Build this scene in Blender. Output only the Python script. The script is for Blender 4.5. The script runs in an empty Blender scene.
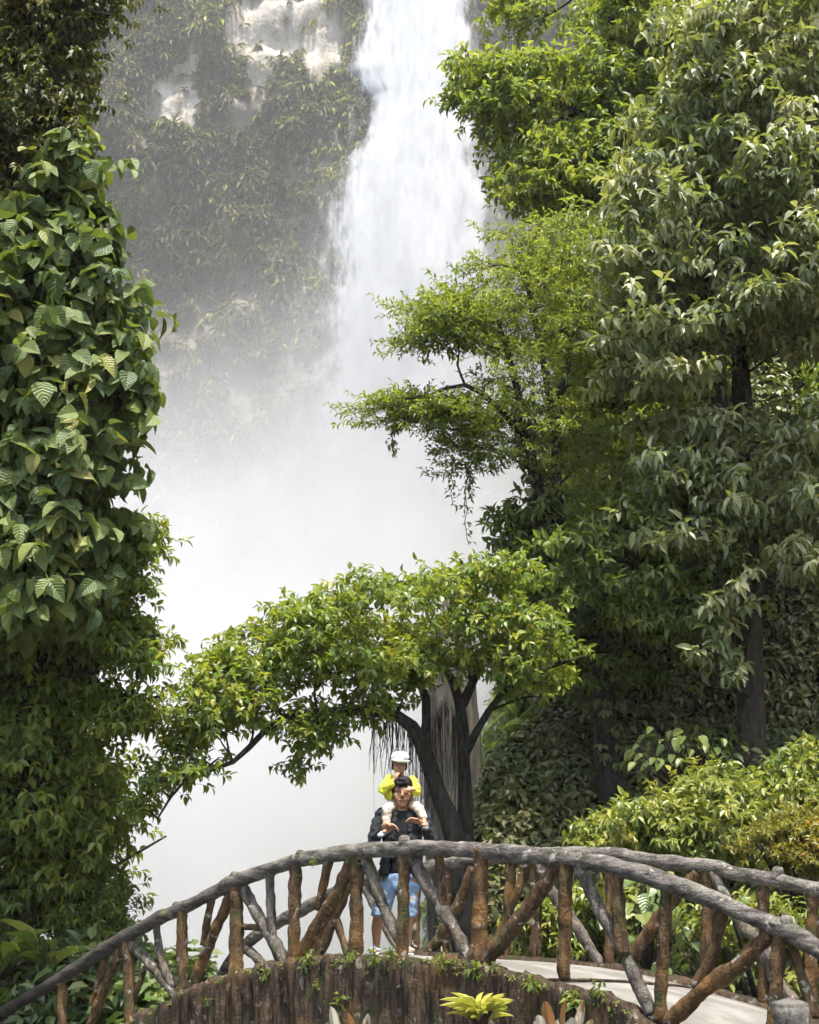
import bpy, bmesh, math
import numpy as np
from mathutils import Vector, noise as mnoise

R = math.radians
rng = np.random.default_rng(7)
scene = bpy.context.scene
COL = scene.collection
W, H, F = 819.0, 1024.0, 1430.0
PITCH = math.atan((886 - 512) / F)
EYE = np.array([0.0, 0.0, 1.6])
FWD = np.array([0, math.cos(PITCH), math.sin(PITCH)])
UPV = np.array([0, -math.sin(PITCH), math.cos(PITCH)])

# ------------------------------------------------------------------ geometry helpers
def ray(u, v):
    return FWD + np.array([1.0, 0, 0]) * ((u - W / 2) / F) + UPV * ((H / 2 - v) / F)

def P(u, v, Y):
    """point seen at photo pixel (u,v) standing at world depth y=Y"""
    r = ray(u, v)
    return EYE + r * (Y / r[1])

AX = np.array([0.747, -0.665, 0.0]); AX /= np.linalg.norm(AX)      # direction the bridge runs in
NRM = np.array([AX[1], -AX[0], 0.0])                                # towards the camera side of the bridge
NEAR0 = np.array([0.2, 14.0, 0.0]); FAR0 = NEAR0 - NRM * 2.95

def on_plane(u, v, p0):
    r = ray(u, v)
    k = np.dot(p0 - EYE, NRM) / np.dot(r, NRM)
    return EYE + r * k

def link(o, parent=None):
    COL.objects.link(o)
    if parent is not None:
        o.parent = parent
    return o

def tag(o, label=None, cat=None, group=None, kind=None):
    if label: o['label'] = label
    if cat: o['category'] = cat
    if group: o['group'] = group
    if kind: o['kind'] = kind
    return o

def thing(name, label, cat, loc=(0, 0, 0), group=None):
    o = bpy.data.objects.new(name, None)
    o.empty_display_size = 0.2
    o.location = Vector([float(c) for c in loc])
    link(o)
    return tag(o, label, cat, group)

def build(name, verts, faces, mat, parent=None, smooth=True, uv=None, attrs=None):
    """ONE mesh object from arrays (world coordinates; made local to an Empty parent)"""
    verts = np.asarray(verts, dtype=np.float32)
    if parent is not None:
        off = np.zeros(3); q = parent
        while q is not None:
            off = off + np.array(q.location); q = q.parent
        verts = verts - off.astype(np.float32)
    me = bpy.data.meshes.new(name)
    if isinstance(faces, np.ndarray):
        n = faces.shape[1]; nf = len(faces)
        me.vertices.add(len(verts)); me.vertices.foreach_set('co', verts.ravel())
        me.loops.add(nf * n); me.loops.foreach_set('vertex_index', faces.astype(np.int32).ravel())
        me.polygons.add(nf)
        me.polygons.foreach_set('loop_start', np.arange(0, nf * n, n, dtype=np.int32))
        me.update(calc_edges=True)
    else:
        me.from_pydata([tuple(map(float, v)) for v in verts], [], [tuple(map(int, f)) for f in faces])
        me.update()
    me.polygons.foreach_set('use_smooth', np.full(len(me.polygons), smooth))
    if uv is not None:
        l = me.uv_layers.new(name='UVMap')
        idx = np.empty(len(me.loops), dtype=np.int32); me.loops.foreach_get('vertex_index', idx)
        l.data.foreach_set('uv', np.asarray(uv, dtype=np.float32)[idx].ravel())
    for k, a in (attrs or {}).items():
        at = me.attributes.new(k, 'FLOAT', 'POINT'); at.data.foreach_set('value', np.asarray(a, dtype=np.float32))
    me.materials.append(mat)
    return link(bpy.data.objects.new(name, me), parent)

class MB:
    def __init__(s): s.v = []; s.f = []; s.n = 0
    def add(s, v, f):
        s.v.append(np.asarray(v, dtype=float)); s.f += [tuple(i + s.n for i in q) for q in f]; s.n += len(v)
    def build(s, name, mat, parent=None, smooth=True):
        return build(name, np.concatenate(s.v), s.f, mat, parent, smooth)

def smooth_path(pts, rad, step=0.12):
    """Catmull-Rom resample"""
    pts = np.asarray(pts, dtype=float); rad = np.asarray(rad, dtype=float)
    if len(pts) == 2:
        pts = np.array([pts[0], pts.mean(0), pts[1]]); rad = np.array([rad[0], rad.mean(), rad[1]])
    q = np.vstack([2 * pts[0] - pts[1], pts, 2 * pts[-1] - pts[-2]])
    op, orr = [], []
    for i in range(len(pts) - 1):
        p0, p1, p2, p3 = q[i], q[i + 1], q[i + 2], q[i + 3]
        n = max(2, int(np.linalg.norm(p2 - p1) / step))
        for k in range(n):
            t = k / n
            op.append(0.5 * (2 * p1 + (p2 - p0) * t + (2 * p0 - 5 * p1 + 4 * p2 - p3) * t * t + (3 * p1 - p0 - 3 * p2 + p3) * t ** 3))
            orr.append(rad[i] * (1 - t) + rad[i + 1] * t)
    op.append(pts[-1]); orr.append(rad[-1])
    return np.array(op), np.array(orr)

def nz(p, s, seed=0.0):
    return mnoise.noise(Vector((p[0] * s + seed, p[1] * s - seed, p[2] * s + 2 * seed)))

def tube(mb, pts, rad, seg=10, rough=0.0, step=0.12, seed=0.0, freq=5.0, resample=True):
    if resample: pts, rad = smooth_path(pts, rad, step)
    n = len(pts)
    tan = np.gradient(pts, axis=0); tan /= np.linalg.norm(tan, axis=1)[:, None] + 1e-9
    ref = np.array([0.0, 0, 1]) if abs(tan[0][2]) < 0.9 else np.array([1.0, 0, 0])
    V = []
    a = np.cross(tan[0], ref); a /= np.linalg.norm(a)
    for i in range(n):
        a = a - tan[i] * np.dot(a, tan[i]); a /= np.linalg.norm(a); b = np.cross(tan[i], a)
        for k in range(seg):
            th = 2 * math.pi * k / seg
            d = a * math.cos(th) + b * math.sin(th)
            r = rad[i]
            if rough:
                c = pts[i] + d * r
                r *= 1 + rough * (nz(c, freq, seed) + 0.5 * nz(c, freq * 2.7, seed + 3))
            V.append(pts[i] + d * r)
    Fc = []
    for i in range(n - 1):
        for k in range(seg):
            k2 = (k + 1) % seg
            Fc.append((i * seg + k, i * seg + k2, (i + 1) * seg + k2, (i + 1) * seg + k))
    V += [pts[0] - tan[0] * rad[0] * 0.3, pts[-1] + tan[-1] * rad[-1] * 0.3]
    s0, s1 = n * seg, n * seg + 1
    for k in range(seg):
        k2 = (k + 1) % seg
        Fc.append((s0, k2, k)); Fc.append((s1, (n - 1) * seg + k, (n - 1) * seg + k2))
    mb.add(V, Fc)

# ------------------------------------------------------------------ materials
def new_mat(name):
    m = bpy.data.materials.new(name); m.use_nodes = True
    nt = m.node_tree; nt.nodes.clear()
    out = nt.nodes.new('ShaderNodeOutputMaterial')
    return m, nt, out

class N:
    """terse node building"""
    def __init__(s, nt): s.nt = nt
    def node(s, t, **k):
        n = s.nt.nodes.new(t)
        for a, v in k.items(): setattr(n, a, v)
        return n
    def put(s, sock, v):
        if hasattr(v, 'links') or hasattr(v, 'is_linked'): s.nt.links.new(v, sock)
        elif v is not None: sock.default_value = v
    def math(s, op, a, b=None, c=None, clamp=False):
        n = s.node('ShaderNodeMath', operation=op, use_clamp=clamp)
        for i, x in enumerate((a, b, c)):
            if x is not None: s.put(n.inputs[i], x)
        return n.outputs[0]
    def noise(s, vec, scale, detail=3.0, rough=0.55, dist=0.0):
        n = s.node('ShaderNodeTexNoise'); s.put(n.inputs['Vector'], vec)
        n.inputs['Scale'].default_value = scale; n.inputs['Detail'].default_value = detail
        n.inputs['Roughness'].default_value = rough; n.inputs['Distortion'].default_value = dist
        return n.outputs['Fac']
    def ramp(s, fac, stops, interp='LINEAR'):
        n = s.node('ShaderNodeValToRGB'); s.put(n.inputs[0], fac); cr = n.color_ramp; cr.interpolation = interp
        while len(cr.elements) < len(stops): cr.elements.new(0.5)
        for e, (p, c) in zip(cr.elements, stops):
            e.position = p; e.color = (*c, 1) if len(c) == 3 else c
        return n.outputs[0]
    def mix(s, fac, a, b, blend='MIX'):
        n = s.node('ShaderNodeMix', data_type='RGBA', blend_type=blend)
        s.put(n.inputs[0], fac); s.put(n.inputs[6], a if not isinstance(a, tuple) else (*a, 1)); s.put(n.inputs[7], b if not isinstance(b, tuple) else (*b, 1))
        return n.outputs[2]
    def smooth(s, v, lo, hi, a=0.0, b=1.0):
        n = s.node('ShaderNodeMapRange', interpolation_type='SMOOTHSTEP'); s.put(n.inputs[0], v)
        for i, x in zip((1, 2, 3, 4), (lo, hi, a, b)): n.inputs[i].default_value = x
        return n.outputs[0]
    def vscale(s, vec, sc):
        n = s.node('ShaderNodeMapping'); s.put(n.inputs['Vector'], vec); n.inputs['Scale'].default_value = sc
        return n.outputs[0]
    def obj(s): return s.node('ShaderNodeTexCoord').outputs['Object']
    def pos(s): return s.node('ShaderNodeNewGeometry').outputs['Position']
    def xyz(s, vec):
        n = s.node('ShaderNodeSeparateXYZ'); s.put(n.inputs[0], vec); return n.outputs
    def principled(s, out, col, rough=0.7, spec=0.4, bump=None, bump_s=0.4, bump_d=0.02):
        b = s.node('ShaderNodeBsdfPrincipled')
        s.put(b.inputs['Base Color'], col if not isinstance(col, tuple) else (*col, 1))
        s.put(b.inputs['Roughness'], rough); b.inputs['Specular IOR Level'].default_value = spec
        if bump is not None:
            bn = s.node('ShaderNodeBump'); bn.inputs['Strength'].default_value = bump_s; bn.inputs['Distance'].default_value = bump_d
            s.put(bn.inputs['Height'], bump); s.nt.links.new(bn.outputs[0], b.inputs['Normal'])
        if out is not None: s.nt.links.new(b.outputs[0], out.inputs[0])
        return b

def leaf_mat(name, stops, rough=0.42, spec=0.5, trans=0.3, tcol=(0.16, 0.22, 0.02), veins=0.0, vein_col=(0.16, 0.2, 0.06)):
    m, nt, out = new_mat(name); n = N(nt)
    at = n.node('ShaderNodeAttribute', attribute_name='tint').outputs['Fac']
    LS = 1.75
    col = n.ramp(at, [(q, (c[0] * LS * 1.14, c[1] * LS * .99, c[2] * LS * .85)) for q, c in stops])
    col = n.mix(n.math('MULTIPLY', n.noise(n.pos(), 7.0, 2.0), 0.45), col, n.mix(1.0, col, (0.45, 0.5, 0.45), 'MULTIPLY'))
    bump = None
    if veins:
        uv = n.node('ShaderNodeTexCoord').outputs['UV']; x, y, _ = n.xyz(uv)
        ax = n.math('ABSOLUTE', x)
        w = n.math('SINE', n.math('MULTIPLY', n.math('SUBTRACT', y, n.math('MULTIPLY', ax, 0.28)), 48.0))
        side = n.smooth(w, 0.7, 1.0)
        mid = n.smooth(ax, 0.0, 0.09, 1.0, 0.0)
        v = n.math('MULTIPLY', n.math('MAXIMUM', n.math('MULTIPLY', side, 0.6), mid), veins)
        col = n.mix(v, col, vein_col); bump = n.math('MULTIPLY', w, -1.0)
    b = n.principled(None, col, rough, spec, bump, 0.35, 0.01)
    t = n.node('ShaderNodeBsdfTranslucent')
    n.put(t.inputs[0], n.mix(0.55, n.mix(1.0, col, (1.7, 1.7, 0.8), 'MULTIPLY'), tcol))
    mx = n.node('ShaderNodeMixShader'); mx.inputs[0].default_value = trans
    nt.links.new(b.outputs[0], mx.inputs[1]); nt.links.new(t.outputs[0], mx.inputs[2]); nt.links.new(mx.outputs[0], out.inputs[0])
    return m

def solid(name, col, rough=0.8, spec=0.3, var=0.35, scale=12.0, bump=0.3):
    m, nt, out = new_mat(name); n = N(nt)
    f = n.noise(n.obj(), scale, 4.0)
    c = n.mix(f, tuple(x * (1 - var) for x in col), tuple(min(1, x * (1 + var)) for x in col))
    n.principled(out, c, rough, spec, f, bump, 0.01)
    return m

def bark(name, a, b, moss=(0.05, 0.07, 0.02), mossy=0.3, lichen=0.0, lichen_col=(0.45, 0.42, 0.34), orange=0.0, scale=1.0, st_sc=(9, 9, 2.2), bs=.8):
    m, nt, out = new_mat(name); n = N(nt)
    p = n.pos()
    st = n.noise(n.vscale(p, tuple(k * scale for k in st_sc)), 2.0, 6.0, 0.65, 0.4)
    big = n.noise(p, 2.3 * scale, 4.0)
    col = n.mix(n.smooth(st, 0.3, 0.7), a, b)
    if orange: col = n.mix(n.math('MULTIPLY', n.smooth(big, 0.5, 0.66), orange), col, (0.24, 0.12, 0.03))
    col = n.mix(n.math('MULTIPLY', n.smooth(n.noise(p, 4.1 * scale, 5.0), 0.52, 0.68), mossy), col, moss)
    if lichen:
        l = n.smooth(n.noise(p, 9.0 * scale, 4.0, 0.6, 0.3), 0.60, 0.68)
        col = n.mix(n.math('MULTIPLY', l, lichen), col, lichen_col)
    fine = n.noise(p, 40 * scale, 3.0)
    col = n.mix(n.math('MULTIPLY', n.smooth(fine, .52, .70), .55), col, n.mix(1.0, col, (.25, .22, .2), 'MULTIPLY'))
    col = n.mix(n.math('MULTIPLY', n.smooth(n.noise(p, 55 * scale, 2.0), .62, .72), .35), col, n.mix(1.0, col, (2.2, 2.2, 2.0), 'MULTIPLY'))
    n.principled(out, col, 0.85, 0.25, n.math('ADD', st, n.math('MULTIPLY', fine, 0.6)), bs, 0.025)
    return m

M = {}
M['trunk_dark'] = bark('dark_bark', (0.010, 0.009, 0.007), (0.055, 0.046, 0.036), mossy=0.55, lichen=.25, lichen_col=(.14, .14, .11), bs=1.0)
M['trunk_brown'] = bark('brown_bark', (0.02, 0.015, 0.01), (0.08, 0.058, 0.04), mossy=0.45, lichen=.3, lichen_col=(.16, .15, .12), bs=1.0)
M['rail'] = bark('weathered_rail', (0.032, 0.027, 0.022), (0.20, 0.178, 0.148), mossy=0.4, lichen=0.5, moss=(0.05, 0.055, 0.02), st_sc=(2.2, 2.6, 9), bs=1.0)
nt = M['rail'].node_tree; n = N(nt); bs = next(q for q in nt.nodes if q.type == 'BSDF_PRINCIPLED')      # rail base colour turns darker unevenly towards its low left end
x_ = n.xyz(n.pos())[0]; end_dark = n.smooth(n.math('ADD', x_, n.math('MULTIPLY', n.math('SUBTRACT', n.noise(n.pos(), 1.6, 5, .65), .5), 4.0)), -4.2, -1.2, .8, 0.0)
nt.links.new(n.mix(end_dark, bs.inputs['Base Color'].links[0].from_socket, (.035, .029, .021)), bs.inputs['Base Color'])
M['post'] = bark('brown_post', (0.020, 0.013, 0.007), (0.15, 0.085, 0.036), mossy=0.55, lichen=0.6, orange=0.45, bs=1.0)
M['wall'] = bark('log_wall', (0.010, 0.007, 0.005), (0.085, 0.055, 0.032), mossy=0.8, lichen=0.3, orange=0.22, moss=(0.032, 0.036, 0.010), st_sc=(14, 14, 1.6), bs=1.0)
M['grey_brace'] = bark('grey_brace', (0.035, 0.028, 0.022), (0.17, 0.145, 0.115), mossy=0.4, lichen=0.6, orange=0.12, bs=1.0)
M['stump'] = bark('grey_stump', (0.06, 0.055, 0.045), (0.17, 0.155, 0.13), mossy=0.4, lichen=0.5)

# ------------------------------------------------------------------ leaves
def leaf_template(stations, fold=0.1, droop=0.18, wave=0.0):
    """stations [(y, half width)] -> verts (x,y,z), uv, tris; first and last have width 0"""
    V, UV, T = [], [], []
    rows = []
    for y, w in stations:
        z = -droop * y * y
        if w == 0: rows.append([len(V)]); V.append((0, y, z)); UV.append((0, y))
        else:
            i = len(V); wv = wave * math.sin(y * 14)
            V += [(-w, y, z + fold * w + wv), (0, y, z), (w, y, z + fold * w - wv)]; UV += [(-1, y), (0, y), (1, y)]
            rows.append([i, i + 1, i + 2])
    for a, b in zip(rows, rows[1:]):
        if len(a) == 1 and len(b) == 3: T += [(a[0], b[1], b[0]), (a[0], b[2], b[1])]
        elif len(a) == 3 and len(b) == 1: T += [(a[0], a[1], b[0]), (a[1], a[2], b[0])]
        else: T += [(a[0], a[1], b[1]), (a[0], b[1], b[0]), (a[1], a[2], b[2]), (a[1], b[2], b[1])]
    return np.array(V, float), np.array(UV, float), np.array(T)

T_SMALL = leaf_template([(0, 0), (.42, .5), (1, 0)], fold=.35, droop=.22)
T_MED = leaf_template([(0, 0), (.3, .46), (.65, .42), (1, 0)], fold=.3, droop=.3)
T_BIG = leaf_template([(0, 0), (.1, .3), (.3, .5), (.55, .47), (.8, .27), (1, 0)], fold=.28, droop=.28, wave=.012)
T_STRAP = leaf_template([(0, 0), (.15, .3), (.4, .5), (.65, .45), (.85, .26), (1, 0)], fold=.45, droop=.55)

def unit(a): return a / (np.linalg.norm(a, axis=-1, keepdims=True) + 1e-9)

class Leaves:
    def __init__(s): s.V = []; s.UV = []; s.T = []; s.A = []; s.n = 0
    def add(s, c, d, up, L, wr, tmpl, tint):
        tv, tu, tt = tmpl
        d = unit(d); side = unit(np.cross(d, up)); nr = np.cross(side, d)
        L = np.broadcast_to(np.asarray(L, float), (len(c),)); wr = np.broadcast_to(np.asarray(wr, float), (len(c),))
        v = (c[:, None, :] + (L[:, None] * tv[None, :, 1])[..., None] * d[:, None, :]
             + (L[:, None] * wr[:, None] * tv[None, :, 0])[..., None] * side[:, None, :]
             + (L[:, None] * tv[None, :, 2])[..., None] * nr[:, None, :])
        k = len(tv)
        s.V.append(v.reshape(-1, 3).astype(np.float32)); s.UV.append(np.tile(tu, (len(c), 1)))
        s.T.append((tt[None] + (np.arange(len(c)) * k)[:, None, None] + s.n).reshape(-1, 3))
        s.A.append(np.repeat(np.clip(tint, 0, 1), k)); s.n += len(c) * k
    def twigs(s, c, td, k, L, wr, tmpl, tint, alpha=0.6, beta=0.9, gam=0.25, tl=1.2, upz=1.2, jit=0.35, tvar=0.3):
        """k leaves round each twig; td twig direction"""
        n = len(c); td = unit(td)
        a = unit(np.cross(td, rng.normal(size=(n, 3)))); b = np.cross(td, a)
        ph = rng.uniform(0, 6.28, n)
        for j in range(k):
            az = ph + j * 2.4 + rng.normal(0, .25, n)
            rad = a * np.cos(az)[:, None] + b * np.sin(az)[:, None]
            dd = unit(td * alpha + rad * beta + np.array([0, 0, -gam]) + rng.normal(0, .18, (n, 3)))
            up = np.array([0, 0, upz]) + td * .5 + rng.normal(0, jit, (n, 3))
            ll = L * rng.uniform(.65, 1.2, n)
            tj = tint + rng.uniform(-tvar, tvar, n); tj = np.where(rng.uniform(0, 1, n) < .03, 1.0, tj)
            pos = c + td * (tl * L * (j / k))[..., None] if np.ndim(L) else c + td * (tl * L * (j / k))
            s.add(pos, dd, up, ll, wr * rng.uniform(.8, 1.2, n), tmpl, tj)
    def build(s, name, mat, parent=None):
        return build(name, np.concatenate(s.V), np.concatenate(s.T), mat, parent, False,
                     np.concatenate(s.UV), {'tint': np.concatenate(s.A)})

def in_poly(pts, poly):
    x, y = pts[:, 0], pts[:, 1]; ins = np.zeros(len(pts), bool); poly = np.asarray(poly, float)
    j = len(poly) - 1
    for i in range(len(poly)):
        xi, yi = poly[i]; xj, yj = poly[j]
        c = ((yi > y) != (yj > y)) & (x < (xj - xi) * (y - yi) / (yj - yi + 1e-9) + xi)
        ins ^= c; j = i
    return ins

def edge_dist(pts, poly):
    poly = np.asarray(poly, float); best = np.full(len(pts), 1e9)
    for a, b in zip(poly, np.roll(poly, -1, 0)):
        ab = b - a; t = np.clip(((pts - a) @ ab) / (ab @ ab + 1e-9), 0, 1)
        best = np.minimum(best, np.linalg.norm(pts - (a + t[:, None] * ab), axis=1))
    return best

def boughs_in(poly, n, Y, depth, mind=0.0, br=0.0):
    """n bough centres filling a crown whose outline is POLY at depth Y, DEPTH metres thick each way at the middle"""
    poly = np.asarray(poly, float); lo, hi = poly.min(0), poly.max(0)
    out = []; px = []
    tries = 0
    while len(out) < n and tries < 60:
        tries += 1
        q = rng.uniform(lo, hi, (n * 3, 2)); q = q[in_poly(q, poly)]
        e = edge_dist(q, poly); mg = min(br * 62 * .75, 0.7 * e.max())
        for (u, v), d in zip(q, e):
            if len(out) >= n: break
            if d < mg * rng.uniform(.45, 1.0): continue
            if mind and px and min((u - a) ** 2 + (v - b) ** 2 for a, b in px[-60:]) < mind * mind: continue
            th = min(1.0, d / 70.0) ** 0.5
            y = Y(u, v) if callable(Y) else Y
            y = y + rng.uniform(-1, 1) * depth * (0.25 + 0.75 * th)
            out.append(P(u, v, y)); px.append((u, v))
    return np.array(out)

def bough_twigs(c, rad, n, flat=0.45, shell=0.5, axis=None, stretch=1.25, stray=.14):
    """twigs of one bough: a flattened spray, longer in the direction it grows, with a few shoots that stick out"""
    u = rng.normal(size=(n, 3)); u = unit(u) * (rng.uniform(0, 1, n) ** shell)[:, None]
    u = u * np.where(rng.uniform(0, 1, n) < stray, rng.uniform(1.15, 1.75, n), 1.0)[:, None]
    u[:, 2] = np.where(u[:, 2] < 0, u[:, 2] * 0.6, u[:, 2])
    o = np.array([1.0, 0, 0]) if axis is None else unit((c - axis) * np.array([1, 1, 0]) + rng.normal(0, .5, 3) * np.array([1, 1, 0]))
    s_ = np.array([-o[1], o[0], 0]); st = stretch * rng.uniform(.8, 1.25)
    a = u[:, 0] * rad * st; b = u[:, 1] * rad / math.sqrt(st)
    pos = c + a[:, None] * o + b[:, None] * s_ + np.array([0, 0, 1.0]) * (u[:, 2] * rad * flat - .16 * a * (a > 0))[:, None]
    ud = unit(pos - c)
    td = unit(ud * np.array([1, 1, .6]) + o * .35 + np.array([0, 0, .2]) + rng.normal(0, .3, (n, 3)))
    return pos, td

def limbs_to(mb, skel, srad, targets, tips, r0=0.05, sag=0.08, seg=6):
    """grow limbs from the skeleton (points skel, radii srad) to each bough centre, and fine twigs out to its tips"""
    skel = list(map(np.asarray, skel)); srad = list(srad)
    order = np.argsort([min(np.linalg.norm(np.array(skel) - t, axis=1)) for t in targets])
    for i in order:
        t = targets[i]; S = np.array(skel)
        d = np.linalg.norm(S - t, axis=1) + np.maximum(0, S[:, 2] - t[2] + .2) * 1.5
        k = int(np.argmin(d)); a = S[k]; L = np.linalg.norm(t - a)
        if L < 0.05: continue
        ra = min(srad[k] * 0.7, r0 * (0.6 + 0.25 * L)); rb = max(0.006, ra * 0.4)
        m1 = a + (t - a) * .35 + np.array([0, 0, sag * L]) + rng.normal(0, .05 * L, 3)
        m2 = a + (t - a) * .7 + np.array([0, 0, sag * L * .8]) + rng.normal(0, .05 * L, 3)
        p, r = smooth_path([a, m1, m2, t], [ra, ra * .8, ra * .6, rb], 0.3)
        tube(mb, p, r, seg, resample=False)
        for q, rr in list(zip(p, r))[1::2]: skel.append(q); srad.append(rr)
        skel.append(t); srad.append(rb)
        for q in tips[i]:
            tube(mb, np.array([t, (t + q) / 2 + rng.normal(0, .03, 3), q]), np.array([rb * .7, rb * .45, .003]), 4, resample=False)

def make_tree(name, label, cat, base, trunks, crowns, leafm, barkm, tmpl, L, wr, k, group=None, limb_r=.05, tw=dict(), crown_name='crown', stretch=1.3, stray=.14, clad=0):
    """trunks: [(points, radii)]; crowns: [(poly, nboughs, Y, depth, bough radius, twigs per bough, flat)]"""
    root = thing(name, label, cat, base, group)
    mb = MB(); skel, srad = [], []
    for pts, rad in trunks:
        p, r = smooth_path(pts, rad, 0.25)
        tube(mb, p, r, 12, rough=.16, seed=len(skel), freq=3.0, resample=False)
        skel += list(p); srad += list(r)
    lv = Leaves()
    for poly, nb, Y, dep, br, nt, flat in crowns:
        cs = boughs_in(poly, nb, Y, dep, br=br)
        tips = []; sk = np.array(skel)
        for c in cs:
            rad = br * rng.uniform(.55, 1.25)
            q_ = sk[np.argmin(np.abs(sk[:, 2] - c[2] + .5))]
            pos, td = bough_twigs(c, rad, max(4, int(nt * rng.uniform(.6, 1.35))), flat * rng.uniform(.7, 1.4), axis=q_, stretch=stretch, stray=stray)
            tips.append(pos[np.argsort(-np.linalg.norm(pos - c, axis=1))[:7]])
            lv.twigs(pos, td, k, L, wr, tmpl, rng.uniform(.2, .8) + rng.uniform(-.12, .12, len(pos)), **tw)
        for c in boughs_in(poly, int(nb * 1.0), Y, dep * 1.15, br=.15):       # loose small sprays between the boughs
            q_ = sk[np.argmin(np.abs(sk[:, 2] - c[2] + .5))]
            pos, td = bough_twigs(c, br * rng.uniform(.3, .6), max(3, int(nt * .22)), flat, axis=q_, stretch=2.0, stray=.3)
            lv.twigs(pos, td, k, L, wr, tmpl, rng.uniform(.2, .8) + rng.uniform(-.12, .12, len(pos)), **tw)
            cs = np.vstack([cs, c[None]]); tips.append(pos[:2])
        keep = np.linspace(0, len(sk) - 1, min(len(sk), 400)).astype(int)
        limbs_to(mb, sk[keep], np.array(srad)[keep], cs, tips, limb_r)
    if clad:                                                  # small climbers growing on the trunk
        kk = rng.integers(0, max(2, int(len(trunks[0][0]) * 0 + len(smooth_path(*trunks[0], .25)[0]) * .85)), clad)
        pth, prd = smooth_path(*trunks[0], .25); dr = unit(rng.normal(size=(clad, 3)) * np.array([1, 1, .2]))
        lc = Leaves(); lc.twigs(pth[kk] + dr * prd[kk][:, None] + np.array([0, 0, 1.0]) * rng.uniform(-.2, .2, (clad, 1)), dr + rng.normal(0, .3, (clad, 3)), 5, .16, .6, T_MED, rng.uniform(.1, .8, clad), gam=.6)
        lc.build('trunk_climber', G_IVY, root)
    mb.build('trunk', barkm, root)
    lv.build(crown_name, leafm, root)
    return root

# leaf colours: dark, mid, yellow-green
G_ARCH = leaf_mat('arch_leaf', [(0, (.045, .085, .016)), (.5, (.075, .13, .022)), (.85, (.13, .17, .025)), (1, (.18, .19, .03))], .4, .5, .42, (.36, .39, .035))
G_SLEN = leaf_mat('slender_leaf', [(0, (.05, .09, .022)), (.6, (.085, .13, .025)), (1, (.17, .19, .03))], .45, .45, .46, (.34, .39, .035))
G_PALE = leaf_mat('pale_leaf', [(0, (.065, .10, .035)), (.5, (.135, .17, .075)), (1, (.24, .26, .15))], .5, .9, .34, (.31, .35, .05))
G_DARK = leaf_mat('dark_leaf', [(0, (.045, .075, .02)), (.6, (.085, .125, .028)), (1, (.15, .18, .04))], .45, .45, .38, (.2, .3, .03))
G_BUSH = leaf_mat('bush_leaf', [(0, (.06, .10, .02)), (.5, (.11, .15, .028)), (1, (.2, .21, .05))], .42, .5, .33, (.30, .33, .04))
G_YBUSH = leaf_mat('yellow_bush_leaf', [(0, (.07, .09, .015)), (.5, (.11, .12, .02)), (.9, (.16, .15, .025)), (1, (.2, .13, .03))], .45, .4, .33, (.34, .28, .03))
G_BIG = leaf_mat('broad_leaf', [(0, (.035, .065, .022)), (.5, (.065, .10, .028)), (.85, (.095, .135, .036)), (1, (.16, .17, .05))], .5, .4, .28, (.22, .30, .03), veins=.3)
G_VINE = leaf_mat('vine_leaf', [(0, (.022, .036, .010)), (.6, (.05, .062, .016)), (1, (.11, .10, .025))], .5, .4, .25, (.14, .16, .02))
G_IVY = leaf_mat('ivy_leaf', [(0, (.05, .075, .025)), (.5, (.095, .115, .045)), (1, (.16, .16, .075))], .45, .5, .22, (.16, .2, .03))
G_PHIL = leaf_mat('philodendron_leaf', [(0, (.045, .085, .03)), (.6, (.075, .12, .035)), (1, (.16, .18, .05))], .35, .6, .22, (.2, .3, .04), veins=.4)
G_GING = leaf_mat('ginger_leaf', [(0, (.06, .11, .02)), (.6, (.12, .19, .03)), (1, (.26, .30, .05))], .33, .6, .3, (.36, .45, .04))
G_CLIFF = leaf_mat('cliff_leaf', [(0, (.06, .056, .032)), (.4, (.08, .088, .034)), (.7, (.10, .12, .034)), (1, (.19, .21, .04))], .6, .3, .2, (.2, .22, .05))
G_LIME = leaf_mat('lime_leaf', [(0, (.14, .18, .035)), (1, (.29, .29, .07))], .4, .5, .35, (.36, .40, .06))

# ------------------------------------------------------------------ terrain
def sst(a, b, x):
    t = np.clip((x - a) / (b - a), 0, 1); return t * t * (3 - 2 * t)

def vnoise(x, y, seed=0):
    """cheap smooth value noise, numpy"""
    r2 = np.random.default_rng(seed).uniform(-1, 1, (64, 64))
    xi = np.floor(x).astype(int); yi = np.floor(y).astype(int); fx = x - xi; fy = y - yi
    fx = fx * fx * (3 - 2 * fx); fy = fy * fy * (3 - 2 * fy)
    g = lambda a, b: r2[a % 64, b % 64]
    return (g(xi, yi) * (1 - fx) + g(xi + 1, yi) * fx) * (1 - fy) + (g(xi, yi + 1) * (1 - fx) + g(xi + 1, yi + 1) * fx) * fy

def fbm(x, y, seed=0, o=4, rough=.5):
    s = 0; a = 1
    for i in range(o): s = s + a * vnoise(x * 2 ** i + 7.3 * i, y * 2 ** i - 3.1 * i, seed + i); a *= rough
    return s

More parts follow.
